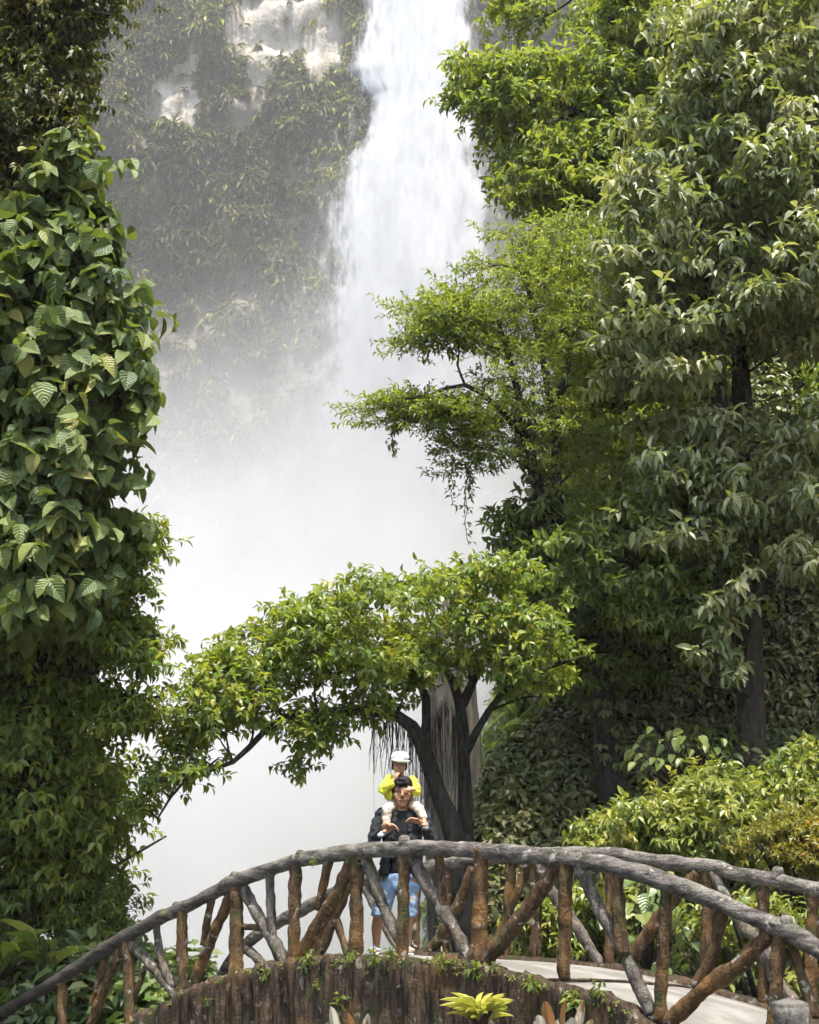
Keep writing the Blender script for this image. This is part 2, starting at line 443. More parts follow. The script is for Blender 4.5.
def ground_h(x, y):
    # stream channel under the bridge, running down towards the camera's left
    e = (x + .5) * NRM[1] - (y - 14.5) * NRM[0]           # signed distance across the channel, along the bridge
    e = (x + .8) * AX[0] + (y - 14.5) * AX[1]
    bank = sst(2.2, 4.6, np.abs(e))
    h = -2.8 + bank * 2.6
    h = h * (1 - sst(24, 30, y)) + sst(24, 30, y) * (-4.2)
    xr = x - .02 * (y - 28)
    h = h + (sst(.3, 2.0, xr) * 7.0) * sst(21.5, 28.5, y) + sst(1.6, 7, xr) * 16 * sst(21, 37, y)
    h = h + sst(3.0, 9.0, x) * sst(15.5, 20, y) * 1.6
    h = h + 30 * sst(32, 52, y) * sst(5, 16, x)
    h = h + sst(-5.6, -11.0, x) * sst(18.5, 24, y) * 5.0
    h = h + 40 * sst(14, 60, np.abs(x + 4)) 
    return h + .18 * fbm(x * .6, y * .6, 3)

xs = np.linspace(-60, 60, 241); ys = np.linspace(-30, 75, 211)
gx, gy = np.meshgrid(xs, ys); gz = ground_h(gx, gy)
def grid_faces(ny, nx):
    i = np.arange(ny - 1)[:, None] * nx + np.arange(nx - 1)[None]
    return np.stack([i, i + 1, i + nx + 1, i + nx], -1).reshape(-1, 4)
m_soil = solid('forest_soil', (.05, .042, .026), .9, .2, .5, 2.0)
tag(build('ground', np.stack([gx, gy, gz], -1).reshape(-1, 3), grid_faces(len(ys), len(xs)), m_soil), kind='structure')
big = 400.0
tag(build('terrain', [(-big, -big, -4.6), (big, -big, -4.6), (big, big, -4.6), (-big, big, -4.6)], [(0, 1, 2, 3)], m_soil), kind='structure')
m_w, nt, out = new_mat('stream_water'); n = N(nt)
n.principled(out, (.16, .18, .17), .12, .5, n.noise(n.pos(), 3.0, 4.0), .5, .05)
tag(build('river', [(-30, -20, -2.45), (9, -20, -2.45), (9, 58, -2.45), (-30, 58, -2.45)], [(0, 1, 2, 3)], m_w), kind='structure')

# cliff ---------------------------------------------------------------
def cliff_y(x, z):
    y = 60 - .012 * np.clip(x + 2, -40, 40) ** 2 + 1.6 * fbm(x * .12, z * .10, 11, 5, .55) + .5 * fbm(x * .9, z * .5, 21, 3)
    y = y - 2.6 * np.exp(-((x + 2.2) / 2.4) ** 2 - ((z - 22.5) / 3.0) ** 2)      # rock nose beside the fall
    y = y + 1.8 * np.exp(-((x - .8) / 2.6) ** 2)                                 # the chute the water comes down
    return y
cx = np.linspace(-46, 46, 300); cz = np.linspace(-6, 64, 230)
CX, CZ = np.meshgrid(cx, cz); CY = cliff_y(CX, CZ)
m_c, nt, out = new_mat('cliff_rock'); n = N(nt)
p = n.pos()
c = n.ramp(n.noise(n.vscale(p, (1, 1, .45)), .35, 6, .62, .3), [(.3, (.06, .05, .035)), (.5, (.14, .115, .08)), (.68, (.24, .21, .16))])
PATCH = [[(190, 42), (158, 70), (140, 115), (196, 122), (206, 98), (192, 80)], [(222, 0), (290, -20), (342, -5), (342, 70), (315, 78), (300, 48), (268, 62), (262, 108), (245, 108), (252, 60), (222, 58)]]
bare = np.zeros(CX.size)
allp = np.stack([CX.ravel(), CY.ravel(), CZ.ravel()], -1)
def project(p):
    r = p - EYE; k = r @ FWD
    return np.stack([W / 2 + F * r[:, 0] / k, H / 2 - F * (r @ UPV) / k], -1)
pp = project(allp)
jit = 9 * np.stack([fbm(CX.ravel() * .9, CZ.ravel() * .9, 31, 3), fbm(CX.ravel() * .9, CZ.ravel() * .9, 41, 3)], -1)
for poly in PATCH: bare = np.maximum(bare, in_poly(pp + jit, poly).astype(float))
bare_img = bare.reshape(CX.shape)
at = n.node('ShaderNodeAttribute', attribute_name='bare').outputs['Fac']
pale = n.ramp(n.noise(n.vscale(p, (1.4, 1.4, .4)), 1.3, 8, .72), [(.3, (.15, .11, .07)), (.48, (.38, .33, .26)), (.7, (.55, .51, .44))])
cm = n.mix(n.smooth(n.math('ADD', at, n.math('MULTIPLY', n.math('SUBTRACT', n.noise(p, 1.3, 4), .5), 1.1)), .42, .56), c, pale)
n.principled(out, cm, .9, .2, n.noise(p, 1.6, 6), .6, .3)
tag(build('cliff', allp, grid_faces(len(cz), len(cx)), m_c, attrs={'bare': bare}), kind='structure')

# plants clinging to the cliff: drooping tufts
q = np.stack([rng.uniform(-30, 16, 36000), rng.uniform(8, 52, 36000)], -1)
yy = cliff_y(q[:, 0], q[:, 1]); pt = np.stack([q[:, 0], yy - .05, q[:, 1]], -1)
pq = project(pt) + 9 * np.stack([fbm(q[:, 0] * .9, q[:, 1] * .9, 31, 3), fbm(q[:, 0] * .9, q[:, 1] * .9, 41, 3)], -1)
keep = np.ones(len(pt), bool)
for poly in PATCH: keep &= ~(in_poly(pq, poly) & (rng.uniform(0, 1, len(pt)) < .93))
keep &= ~((np.abs(q[:, 0] - .9) < 2.4) & (rng.uniform(0, 1, len(pt)) < .8))
dens = fbm(q[:, 0] * .35, q[:, 1] * .25, 55, 4)
keep &= rng.uniform(-1.0, .9, len(pt)) < dens + .35
pt = pt[keep]; tn = .34 + .28 * fbm(pt[:, 0] * .3, pt[:, 2] * .3, 77, 3) + rng.normal(0, .16, len(pt)) + .55 * np.exp(-((pt[:, 0] + 3.2) / 1.9) ** 2) * (pt[:, 2] > 26)
lv = Leaves()
lv.twigs(pt, np.array([0, -1.0, .35]) + rng.normal(0, .3, (len(pt), 3)), 5, .52, .32, T_MED, tn, alpha=.7, beta=.7, gam=.8, tl=.3, tvar=.2)
tag(lv.build('cliff_vegetation', G_CLIFF), kind='stuff')

# ------------------------------------------------------------------ waterfall: a rounded, torn sheet of falling water
ns, nz_ = 120, 420
zt, zb = 52.0, -2.4
FX = lambda z: .55 + .012 * (40 - z) * .4
sv = np.linspace(-1, 1, ns); zv = np.linspace(zb, zt, nz_)
S, Z = np.meshgrid(sv, zv)
ZK = [-3, 10, 20, 25.4, 30.3, 33, 35.7, 37, 41, 52]
wl = np.interp(zv, ZK, [5.8, 5.8, 6.0, 6.1, 5.6, 4.0, 2.8, 3.5, 2.7, 2.4])[:, None]
wr = np.interp(zv, ZK, [4.6, 4.5, 4.2, 3.9, 3.7, 3.4, 3.0, 3.0, 3.0, 2.9])[:, None]
lump = fbm(S * 3.0, Z * .16, 91, 4, .6)
X = FX(Z) + np.where(S < 0, S * wl, S * wr) + .10 * fbm(S * 4, Z * .5, 93, 2) + .75 * S * fbm(np.sign(S) * 3, Z * .33, 97, 3)
Yf = cliff_y(np.full_like(Z, .9), Z) * 0 + 58.6 - 1.9 * np.sqrt(np.clip(1 - S * S, 0, 1)) - .05 * lump - .02 * (52 - Z)
m_f, nt, out = new_mat('falling_water'); n = N(nt)
uv = n.node('ShaderNodeTexCoord').outputs['UV']; us, vs, _ = n.xyz(uv)
p = n.pos()
streak = n.noise(n.vscale(p, (1.0, .6, .10)), 1.9, 8, .68, .4)
fine = n.noise(n.vscale(p, (1.0, .8, .35)), 3.2, 5, .6, .4)
edge = n.smooth(n.math('ABSOLUTE', us), .2, 1.0, 1.8, -.7)
puff = n.noise(n.vscale(p, (1, .6, .55)), .75, 4, .6)
al = n.math('ADD', n.math('ADD', edge, n.math('MULTIPLY', n.math('SUBTRACT', puff, .5), 2.4)), n.math('MULTIPLY', n.math('SUBTRACT', n.math('ADD', n.math('MULTIPLY', streak, .6), n.math('MULTIPLY', fine, .4)), .5), 2.0))
al = n.smooth(n.math('ADD', al, .30), .0, 1.0)
al = n.math('MULTIPLY', al, n.smooth(n.xyz(p)[2], 14.0, 28.0))
d = n.node('ShaderNodeBsdfDiffuse'); n.put(d.inputs[0], n.ramp(n.math('ADD', n.math('MULTIPLY', streak, .5), n.math('MULTIPLY', fine, .5)), [(.30, (.23, .235, .24)), (.44, (.31, .315, .32)), (.60, (.38, .385, .385))]))
tl = n.node('ShaderNodeBsdfTranslucent'); tl.inputs[0].default_value = (.9, .92, .92, 1)
gn = n.node('ShaderNodeNewGeometry').outputs['Normal']     # a cloud of drops scatters sunlight whichever way the sheet faces
av = n.node('ShaderNodeVectorMath', operation='ADD'); n.put(av.inputs[0], gn); av.inputs[1].default_value = (0, -.9, 1.6)
nv = n.node('ShaderNodeVectorMath', operation='NORMALIZE'); n.put(nv.inputs[0], av.outputs[0]); n.put(d.inputs['Normal'], nv.outputs[0])
m1 = n.node('ShaderNodeMixShader'); m1.inputs[0].default_value = .12; nt.links.new(d.outputs[0], m1.inputs[1]); nt.links.new(tl.outputs[0], m1.inputs[2])
tr = n.node('ShaderNodeBsdfTransparent'); m2 = n.node('ShaderNodeMixShader'); n.put(m2.inputs[0], al)
nt.links.new(tr.outputs[0], m2.inputs[1]); nt.links.new(m1.outputs[0], m2.inputs[2]); nt.links.new(m2.outputs[0], out.inputs[0])
o = build('waterfall', np.stack([X, Yf, Z], -1).reshape(-1, 3), grid_faces(nz_, ns), m_f, uv=np.stack([S, (Z - zb) / (zt - zb)], -1).reshape(-1, 2))
tag(o, 'tall white waterfall plunging down the cliff into mist', 'waterfall')
# torn veil of spray blown off the front of the fall
m_s = m_f.copy(); m_s.name = 'spray_veil'
X2 = FX(Z) - .15 + S * np.where(S < 0, wl + .9, wr + .5) + .6 * fbm(S * 2 + 9, Z * .3, 193, 4); Y2 = Yf - .9 - .5 * fbm(S * 2, Z * .3, 195, 3)
for q in m_s.node_tree.nodes:
    if q.type == 'MIX_SHADER' and q.inputs[0].is_linked:
        src = q.inputs[0].links[0].from_socket; n2 = N(m_s.node_tree)
        n2.put(q.inputs[0], n2.math('MULTIPLY', n2.smooth(n2.noise(n2.vscale(n2.pos(), (1, .8, .28)), 1.1, 6, .66, .8), .50, .78), n2.math('MULTIPLY', n2.math('MULTIPLY', src, .8), n2.smooth(n2.math('ABSOLUTE', n2.xyz(n2.node('ShaderNodeTexCoord').outputs['UV'])[0]), .30, .60))))
build('spray_veil', np.stack([X2, Y2, Z], -1).reshape(-1, 3), grid_faces(nz_, ns), m_s, parent=o, uv=np.stack([S * .8, (Z - zb) / (zt - zb)], -1).reshape(-1, 2))

# spray and mist at the foot of the fall: air full of water, thickest low down and round the falling water
def box(name, lo, hi, mat):
    v = [(x, y, z) for x in (lo[0], hi[0]) for y in (lo[1], hi[1]) for z in (lo[2], hi[2])]
    return build(name, v, [(0, 1, 3, 2), (4, 6, 7, 5), (0, 4, 5, 1), (2, 3, 7, 6), (0, 2, 6, 4), (1, 5, 7, 3)], mat, smooth=False)
MIST = True
if MIST:
    m_m, nt, out = new_mat('spray_mist'); n = N(nt)
    p = n.pos(); x, y, z = n.xyz(p)
    nlow = n.noise(n.vscale(p, (1, 1, .7)), .16, 3, .55)
    wob = n.math('MULTIPLY', n.math('SUBTRACT', nlow, .5), 14.0)
    zz = n.math('ADD', n.math('ADD', z, wob), n.math('MULTIPLY', n.math('ABSOLUTE', n.math('SUBTRACT', x, 0.5)), .12))
    low = n.math('POWER', n.smooth(zz, 3.0, 33.0, 1.0, 0.0), 1.8)
    wid = n.math('ADD', n.math('MULTIPLY', n.math('MAXIMUM', n.math('SUBTRACT', 42.0, z), 0.0), .16), 1.3)
    dx = n.math('DIVIDE', n.math('SUBTRACT', x, .5), wid)
    dy = n.math('DIVIDE', n.math('SUBTRACT', y, 56.5), 4.0)
    pl = n.math('EXPONENT', n.math('MULTIPLY', n.math('ADD', n.math('MULTIPLY', dx, dx), n.math('MULTIPLY', dy, dy)), -1.0))
    pl = n.math('MULTIPLY', pl, n.smooth(n.noise(n.vscale(p, (1, 1, .5)), .5, 5, .62), .36, .66))
    front = n.math('MULTIPLY', n.smooth(n.math('SUBTRACT', y, n.math('MULTIPLY', n.math('MAXIMUM', z, 0.0), .8)), 27.5, 38.0), n.smooth(x, -29, -14))
    front = n.math('MULTIPLY', front, n.smooth(x, 12, 6))
    dens = n.math('MULTIPLY', n.math('ADD', n.math('ADD', n.math('MULTIPLY', n.math('MULTIPLY', low, .22), n.smooth(n.noise(n.vscale(p, (1, 1, .6)), .16, 5, .65), .25, .72, .25, 1.6)), n.math('MULTIPLY', pl, .34)), .001), front)
    dens = n.math('ADD', dens, n.math('MULTIPLY', n.math('MULTIPLY', n.smooth(y, 30, 50), n.smooth(z, 52, 40)), .0062))
    v = n.node('ShaderNodeVolumePrincipled'); v.inputs['Color'].default_value = (.79, .795, .795, 1); v.inputs['Anisotropy'].default_value = 0.0
    n.put(v.inputs['Density'], dens); nt.links.new(v.outputs[0], out.inputs['Volume'])
    tag(box('mist', (-30, 26, -3.9), (12.5, 60.5, 54), m_m), kind='stuff')
# ------------------------------------------------------------------ footbridge
bridge = thing('footbridge', 'arched footbridge with log-shaped railings and mossy brown side wall', 'bridge', NEAR0 + np.array([0, 0, .9]))
def npt(u, v): return on_plane(u, v, NEAR0)
def fpt(u, v): return on_plane(u, v, FAR0)
def rad_px(p, w): return w * .5 * np.dot(p - EYE, FWD) / F

near_rail = [(-75, 1070), (0, 1015), (50, 985), (100, 953), (150, 923), (200, 900), (235, 882), (280, 866), (300, 860), (350, 852), (404, 848.5), (450, 849), (510, 853), (560, 858), (609, 865), (660, 880), (711, 899), (763, 921), (788, 931), (819, 950), (880, 1000), (950, 1075)]
far_rail = [(205, 1010), (228, 966), (246, 944), (262, 932), (285, 919), (308, 907), (333, 893), (370, 878), (427, 867), (472, 860), (528, 856), (609, 854), (640, 859), (706, 867), (742, 875), (776, 880), (819, 891), (880, 910), (1000, 962), (1120, 1040)]
def rail(pts, fn, w0, seed):
    mb = MB(); p = np.array([fn(u, v) for u, v in pts])
    r = np.array([.115 * w0 * (1 + .10 * math.sin(i * 2.1 + seed)) for i in range(len(p))])
    tube(mb, p, r, 30, rough=.22, step=.03, seed=seed, freq=4.2)
    return mb, p
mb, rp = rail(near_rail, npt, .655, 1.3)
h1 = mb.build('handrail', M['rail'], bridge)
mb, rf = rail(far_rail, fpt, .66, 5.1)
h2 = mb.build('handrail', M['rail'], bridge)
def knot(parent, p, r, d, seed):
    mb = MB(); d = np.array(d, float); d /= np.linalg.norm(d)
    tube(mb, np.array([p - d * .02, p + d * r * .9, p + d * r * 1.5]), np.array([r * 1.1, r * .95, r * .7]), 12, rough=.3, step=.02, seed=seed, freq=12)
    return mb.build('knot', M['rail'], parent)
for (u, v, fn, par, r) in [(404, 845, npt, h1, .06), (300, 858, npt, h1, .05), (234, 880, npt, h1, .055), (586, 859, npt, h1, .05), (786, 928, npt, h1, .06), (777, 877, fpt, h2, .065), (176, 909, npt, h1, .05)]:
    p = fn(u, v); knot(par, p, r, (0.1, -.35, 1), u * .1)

def stick(fn, pts, w, off=0.0, name='brace', seed=0, mat='post'):
    p = np.array([fn(u, v) for u, v in pts]) + NRM * off
    r0 = rad_px(p[0], w) * .92
    r = np.array([r0 * (1 + .06 * math.sin(seed * 3.1 + i * 1.9)) for i in range(len(p))])
    mb = MB(); tube(mb, p, r, 16, rough=.30, step=.03, seed=seed * 1.7, freq=7.5)
    return mb.build(name, M[mat], bridge)
POSTS_N = [([(62, 984), (62, 1040)], 11), ([(128, 942), (130, 1040)], 12), ([(182, 908), (182, 1010)], 12), ([(237, 886), (236, 990)], 15),
           ([(295, 864), (294, 962)], 14), ([(357, 852), (355, 1000)], 15), ([(404, 848), (402, 1000)], 13), ([(481, 848), (478, 960), (470, 996)], 17),
           ([(566, 860), (564, 980)], 15), ([(616, 868), (620, 930), (623, 955)], 14), ([(667, 884), (662, 973), (660, 1022)], 14), ([(780, 930), (773, 1030)], 15)]
BRACES_N = [([(121, 948), (104, 985), (88, 1026)], 11), ([(104, 956), (90, 1005)], 8), ([(129, 944), (152, 968), (175, 998)], 11), ([(154, 925), (158, 955), (171, 988)], 9),
            ([(143, 967), (132, 998)], 7), ([(229, 892), (207, 945), (186, 998)], 12), ([(210, 896), (201, 945)], 9), ([(240, 884), (264, 930), (287, 968)], 13),
            ([(268, 872), (270, 930), (276, 962)], 10), ([(236, 926), (257, 928)], 8), ([(327, 858), (316, 910)], 10), ([(352, 856), (333, 897), (293, 964)], 15),
            ([(363, 858), (385, 915), (399, 942)], 12), ([(407, 850), (433, 899), (446, 918), (469, 962)], 14), ([(436, 848), (442, 915)], 9),
            ([(558, 862), (523, 912), (475, 970)], 17), ([(576, 862), (595, 905), (622, 953), (649, 1014)], 14), ([(770, 930), (737, 966), (706, 986), (666, 1024)], 18),
            ([(722, 906), (712, 950), (694, 988)], 13), ([(787, 934), (800, 978), (816, 1018)], 11)]
BRACES_F = [([(246, 946), (268, 968)], 10), ([(348, 888), (320, 957)], 11), ([(338, 920), (348, 955)], 8), ([(333, 898), (322, 930), (316, 956)], 9), ([(366, 888), (386, 925), (402, 950)], 10),
            ([(532, 858), (508, 918), (492, 958)], 10), ([(537, 858), (556, 895), (577, 925), (602, 966)], 12), ([(475, 868), (454, 915), (429, 955)], 12),
            ([(699, 872), (658, 920), (630, 964)], 14), ([(714, 872), (740, 920), (763, 945), (774, 975), (797, 1004)], 13)]
POSTS_F = [([(511, 858), (505, 960)], 11), ([(537, 856), (535, 962)], 13), ([(449, 866), (446, 955)], 8), ([(417, 870), (415, 955)], 10), ([(763, 878), (764, 914), (764, 1005)], 12),
           ([(813, 888), (811, 1020)], 14), ([(709, 868), (706, 992)], 14), ([(610, 856), (609, 968)], 12)]
for i, (p, w) in enumerate(POSTS_N): stick(npt, [(p[0][0], p[0][1] - 0.5)] + p[1:], w, .0, 'post', i + 1)
for i, (p, w) in enumerate(BRACES_N): stick(npt, p, w, -.03, 'brace', i + 31, 'grey_brace' if i in (2, 3, 7, 8, 12, 13, 16) else 'post')
for i, (p, w) in enumerate(POSTS_F): stick(fpt, p, w, 0, 'post', i + 61)
for i, (p, w) in enumerate(BRACES_F): stick(fpt, p, w, .02, 'brace', i + 81, 'grey_brace' if i in (0, 4, 6, 9) else 'post')

# deck and side wall along the arch
top_px = [(-60, 1120), (40, 1062), (100, 1034), (133, 1023), (146, 1014), (180, 998), (200, 985), (226, 976), (243, 970), (272, 966), (297, 959), (354, 957), (405, 956), (464, 958), (503, 967), (554, 981), (610, 996), (635, 1006), (660, 1024), (760, 1070), (860, 1140)]
tp = np.array([npt(u, v) for u, v in top_px]); tp, _ = smooth_path(tp, np.ones(len(tp)), .06)
tt = (tp - NEAR0) @ AX; tz = tp[:, 2]
far_px = [(200, 1010), (300, 968), (400, 953), (500, 959), (555, 962), (610, 967), (640, 972), (680, 981), (720, 993), (765, 1006), (819, 1024), (880, 1048)]
fp = np.array([fpt(u, v) for u, v in far_px]); ft = (fp - FAR0) @ AX
tg = np.linspace(-9.5, 7.0, 140)
zn = np.interp(tg, tt, tz) - .05; zf = np.interp(tg, ft, fp[:, 2])
zn = np.where(tg > .9, np.minimum(zn, zn), zn)
zf = np.where(tg < ft[0], np.interp(tg, tt, tz) - .03, zf)
m_deck, nt, out = new_mat('worn_concrete'); n = N(nt); p = n.pos()
f = n.noise(p, 1.6, 5, .6); g = n.noise(p, 14, 4, .6)
c = n.mix(n.smooth(f, .35, .65), (.15, .14, .12), (.26, .245, .215)); c = n.mix(n.math('MULTIPLY', g, .35), c, (.13, .115, .09))
c = n.mix(n.math('MULTIPLY', n.smooth(n.noise(p, 3.5, 5), .58, .7), .5), c, (.14, .13, .06))
n.principled(out, c, .85, .25, g, .3, .01)
a = NEAR0 + AX * tg[:, None]; a[:, 2] = zn; b = FAR0 + AX * tg[:, None] + NRM * .12; b[:, 2] = zf
K = 8
V = []; 
for k in range(K + 1):
    s = k / K; q = a * (1 - s) + b * s; q = q.copy(); q[:, 2] += .03 * math.sin(s * math.pi) + .008 * fbm(tg * 2, np.full_like(tg, k * .7), 5, 3); V.append(q)
bot = [a - [0, 0, .3], b - [0, 0, .3]]
V = np.concatenate(V + [bot[1], bot[0]]); nr = K + 3; m = len(tg)
fc = [(r * m + i, r * m + i + 1, ((r + 1) % nr) * m + i + 1, ((r + 1) % nr) * m + i) for r in range(nr) for i in range(m - 1)]
deck = build('deck', V, fc, m_deck, bridge)
def joint(t):
    mb = MB(); i = t
    zA, zB = np.interp(i, tg, zn), np.interp(i, tg, zf)
    pa = NEAR0 + AX * i; pa[2] = zA + .012; pb = FAR0 + AX * i + NRM * .1; pb[2] = zB + .012
    ps = np.array([pa * (1 - s) + pb * s + np.array([0, 0, .03 * math.sin(s * math.pi)]) + AX * .03 * math.sin(s * 9) for s in np.linspace(0, 1, 9)])
    tube(mb, ps, np.full(9, .016), 6, rough=.3, step=.1)
    return mb.build('joint', M['wall'], deck)
joint(3.4); joint(1.2)

# side wall: cast to look like upright logs
def side_wall(p0, tq, ztop, thick, depth, seed, zoff=0):
    nz = 48; r3 = np.random.default_rng(seed)
    cuts = [tq[0]]
    while cuts[-1] < tq[-1]: cuts.append(cuts[-1] + r3.uniform(.11, .26))
    cuts = np.array(cuts); k = np.clip(np.searchsorted(cuts, tq) - 1, 0, len(cuts) - 2)
    s = (tq - cuts[k]) / (cuts[k + 1] - cuts[k]); prot = .075 * np.sqrt(np.clip(1 - (2 * s - 1) ** 2, 0, 1)) + .03 * r3.uniform(-1, 1, len(cuts))[k]
    dz = .035 * r3.uniform(-1, 1, len(cuts))[k]
    V = []
    for j in range(nz):
        fz = j / (nz - 1)
        q = p0 + AX * tq[:, None]; zz = ztop + dz + .02 * fbm(tq * 6, np.zeros_like(tq), 8, 2) - depth * fz
        pr = prot + .05 * fbm(tq * 8, zz * 1.1, seed, 5, .6)
        if j == 0: pr = pr - .05
        q = q + NRM * (thick + pr)[:, None]; q[:, 2] = zz; V.append(q)
    q = p0 + AX * tq[:, None] - NRM * .06; q[:, 2] = ztop + dz * .5 - .02
    V = [q] + V
    return np.concatenate(V), grid_faces(nz + 1, len(tq))
tq = np.arange(-9.3, 6.8, .015)
v, f = side_wall(NEAR0, tq, np.interp(tq, tt, tz), .07, 2.6, 4)
build('side_wall', v, f, M['wall'], bridge)
tq2 = np.arange(-8.5, 6.8, .04)
q = FAR0 + AX * tq2[:, None]; zz = np.interp(tq2, tg, zf)
V = []
for dn, dz in ((.12, -.2), (.11, .03), (-.02, .045), (-.12, .02), (-.14, -2.4)):
    r = q - NRM * 0 + NRM * dn; r = r.copy(); r[:, 2] = zz + dz + .012 * fbm(tq2 * 4, np.full_like(tq2, dn * 9), 9, 3); V.append(r)
build('kerb', np.concatenate(V), grid_faces(5, len(tq2)), M['wall'], bridge)

# short round stump beside the end post
sp = P(790, 1002, 10.4); sr = rad_px(sp, 37)
st = thing('stump', 'short round grey concrete stump in front of the right end post', 'stump', sp - [0, 0, 1.2])
mb = MB(); tube(mb, np.array([sp - [0, 0, 1.4], sp - [0, 0, .7], sp - [0, 0, .03]]), np.array([sr * 1.05, sr, sr * .98]), 24, rough=.12, step=.05, seed=3)
mb.build('body', M['stump'], st)
mb = MB(); tube(mb, np.array([sp - [0, 0, .05], sp - [0, 0, .012], sp]), np.array([sr * 1.0, sr * .98, sr * .86]), 24, rough=.08, step=.02, seed=5)
mb.build('top', M['stump'], st)

# little plants rooted in the cracks of the bridge
G_FERN = leaf_mat('fern_leaf', [(0, (.035, .065, .012)), (.6, (.07, .105, .018)), (1, (.13, .16, .03))], .5, .35, .3, (.3, .36, .03))
def tuft(u, v, fn, size, label, off=.15, nl=8, k=3, cat='fern', name='small_fern'):
    p = fn(u, v) + NRM * off
    lv = Leaves(); m = nl
    td = unit(rng.normal(0, .6, (m, 3)) + NRM * .5 + np.array([0, 0, .5]))
    pos = p + rng.normal(0, size * .3, (m, 3)) * np.array([.25, .2, .25])
    lv.twigs(pos, td, k, size * .38, .42, T_SMALL, rng.uniform(.2, .8, m), tl=1.4)
    o = lv.build(name, G_FERN); tag(o, label, cat, 'small plants rooted in the bridge wall')
TF = [(172, 995, .16, 'small fern at the top of the side wall by the third post from the left'), (86, 956 - 6, .10, 'tiny sprig under the handrail nearest the left edge'),
      (174, 912, .10, 'tiny sprig on the handrail near its lower left end'), (316, 960, .22, 'green tuft on the wall top left of the broad diagonal brace'), (276, 972, .2, 'fern hanging over the wall where it begins to curve down'),
      (362, 957, .16, 'tuft at the foot of the post left of the man'), (385, 958, .2, "moss fern on the wall below the man's legs"), (400, 952, .16, 'sprig against the post in front of the man'),
      (355, 1000, .24, 'leafy fern growing low on the wall under the man'), (330, 985, .13, 'small fern half way down the wall left of the man'), (325, 865, .12, 'moss tuft under the handrail at a thin leaning stick'),
      (454, 965, .22, 'pale sprig on the wall below the crossing of two braces'), (487, 972, .2, 'small fern beside the white lichen spot on the wall'), (508, 968, .14, 'tuft where the pale deck first shows'),
      (545, 985, .22, 'fern on the wall left of the thick post'), (220, 1000, .12, 'small pale plant on the dark left part of the wall'), (610, 992, .2, 'mossy tuft on the wall edge under the bright deck'), (585, 1000, .28, 'taller fern at the wall beneath the bright deck')]
for u, v, s, l in TF: tuft(u, v, npt, s, l)
# moss along the wall top
mt = rng.uniform(-8, 4.0, 900); mp = NEAR0 + AX * mt[:, None] + NRM * rng.uniform(.0, .14, 900)[:, None]; mp[:, 2] = np.interp(mt, tt, tz) - .02 - np.abs(rng.normal(0, .05, 900))
lv = Leaves(); lv.twigs(mp, np.array([0, 0, .6]) + NRM * .7 + rng.normal(0, .4, (900, 3)), 3, .035, .6, T_SMALL, rng.uniform(0, .7, 900), tl=.8)
tag(lv.build('moss', G_FERN), 'thin green moss along the top of the bridge wall', 'moss', kind='stuff')

# ------------------------------------------------------------------ vegetation on the slopes
def scatter(n, xr, yr, cond, L, wr, tmpl, mat, name, k=4, lift=.2, kind='stuff', tn=(.1, .8)):
    q = np.stack([rng.uniform(*xr, n), rng.uniform(*yr, n)], -1); z = ground_h(q[:, 0], q[:, 1])
    keep = cond(q[:, 0], q[:, 1], z); q = q[keep]; z = z[keep]
    e = .15; gxn = (ground_h(q[:, 0] + e, q[:, 1]) - z) / e; gyn = (ground_h(q[:, 0], q[:, 1] + e) - z) / e
    nn = unit(np.stack([-gxn, -gyn, np.ones(len(q))], -1))
    pos = np.stack([q[:, 0], q[:, 1], z], -1) + nn * rng.uniform(0, lift, len(q))[:, None]
    lv = Leaves(); t = .45 + .3 * fbm(q[:, 0] * .7, q[:, 1] * .7, 15, 3)
    lv.twigs(pos, nn + np.array([0, -.2, .25]) + rng.normal(0, .3, (len(q), 3)), k, L, wr, tmpl, t, gam=.5, tl=.6)
    return tag(lv.build(name, mat), kind=kind)
scatter(36000, (.4, 10), (19, 33), lambda x, y, z: (z > -1.5) & (z < 22), .19, .62, T_MED, G_IVY, 'ivy_undergrowth', lift=.3)
scatter(20000, (.5, 30), (30, 52), lambda x, y, z: (x > .8 + .04 * (y - 30)) & (z < 46), .42, .5, T_MED, G_DARK, 'slope_undergrowth', lift=1.0)
scatter(7000, (-14, -2.2), (16.5, 26), lambda x, y, z: (z > -1.0) & (x < -3.0 - .03 * (y - 16)) & ((x - NEAR0[0]) * NRM[0] + (y - NEAR0[1]) * NRM[1] < -1.0), .30, .5, T_MED, G_PHIL, 'bank_undergrowth', lift=.6)
scatter(4500, (2.2, 10), (14.5, 20.5), lambda x, y, z: ((x - FAR0[0]) * -NRM[0] + (y - FAR0[1]) * -NRM[1] > .5) & (z > -1.2), .17, .45, T_MED, G_BUSH, 'verge_undergrowth', lift=.7)

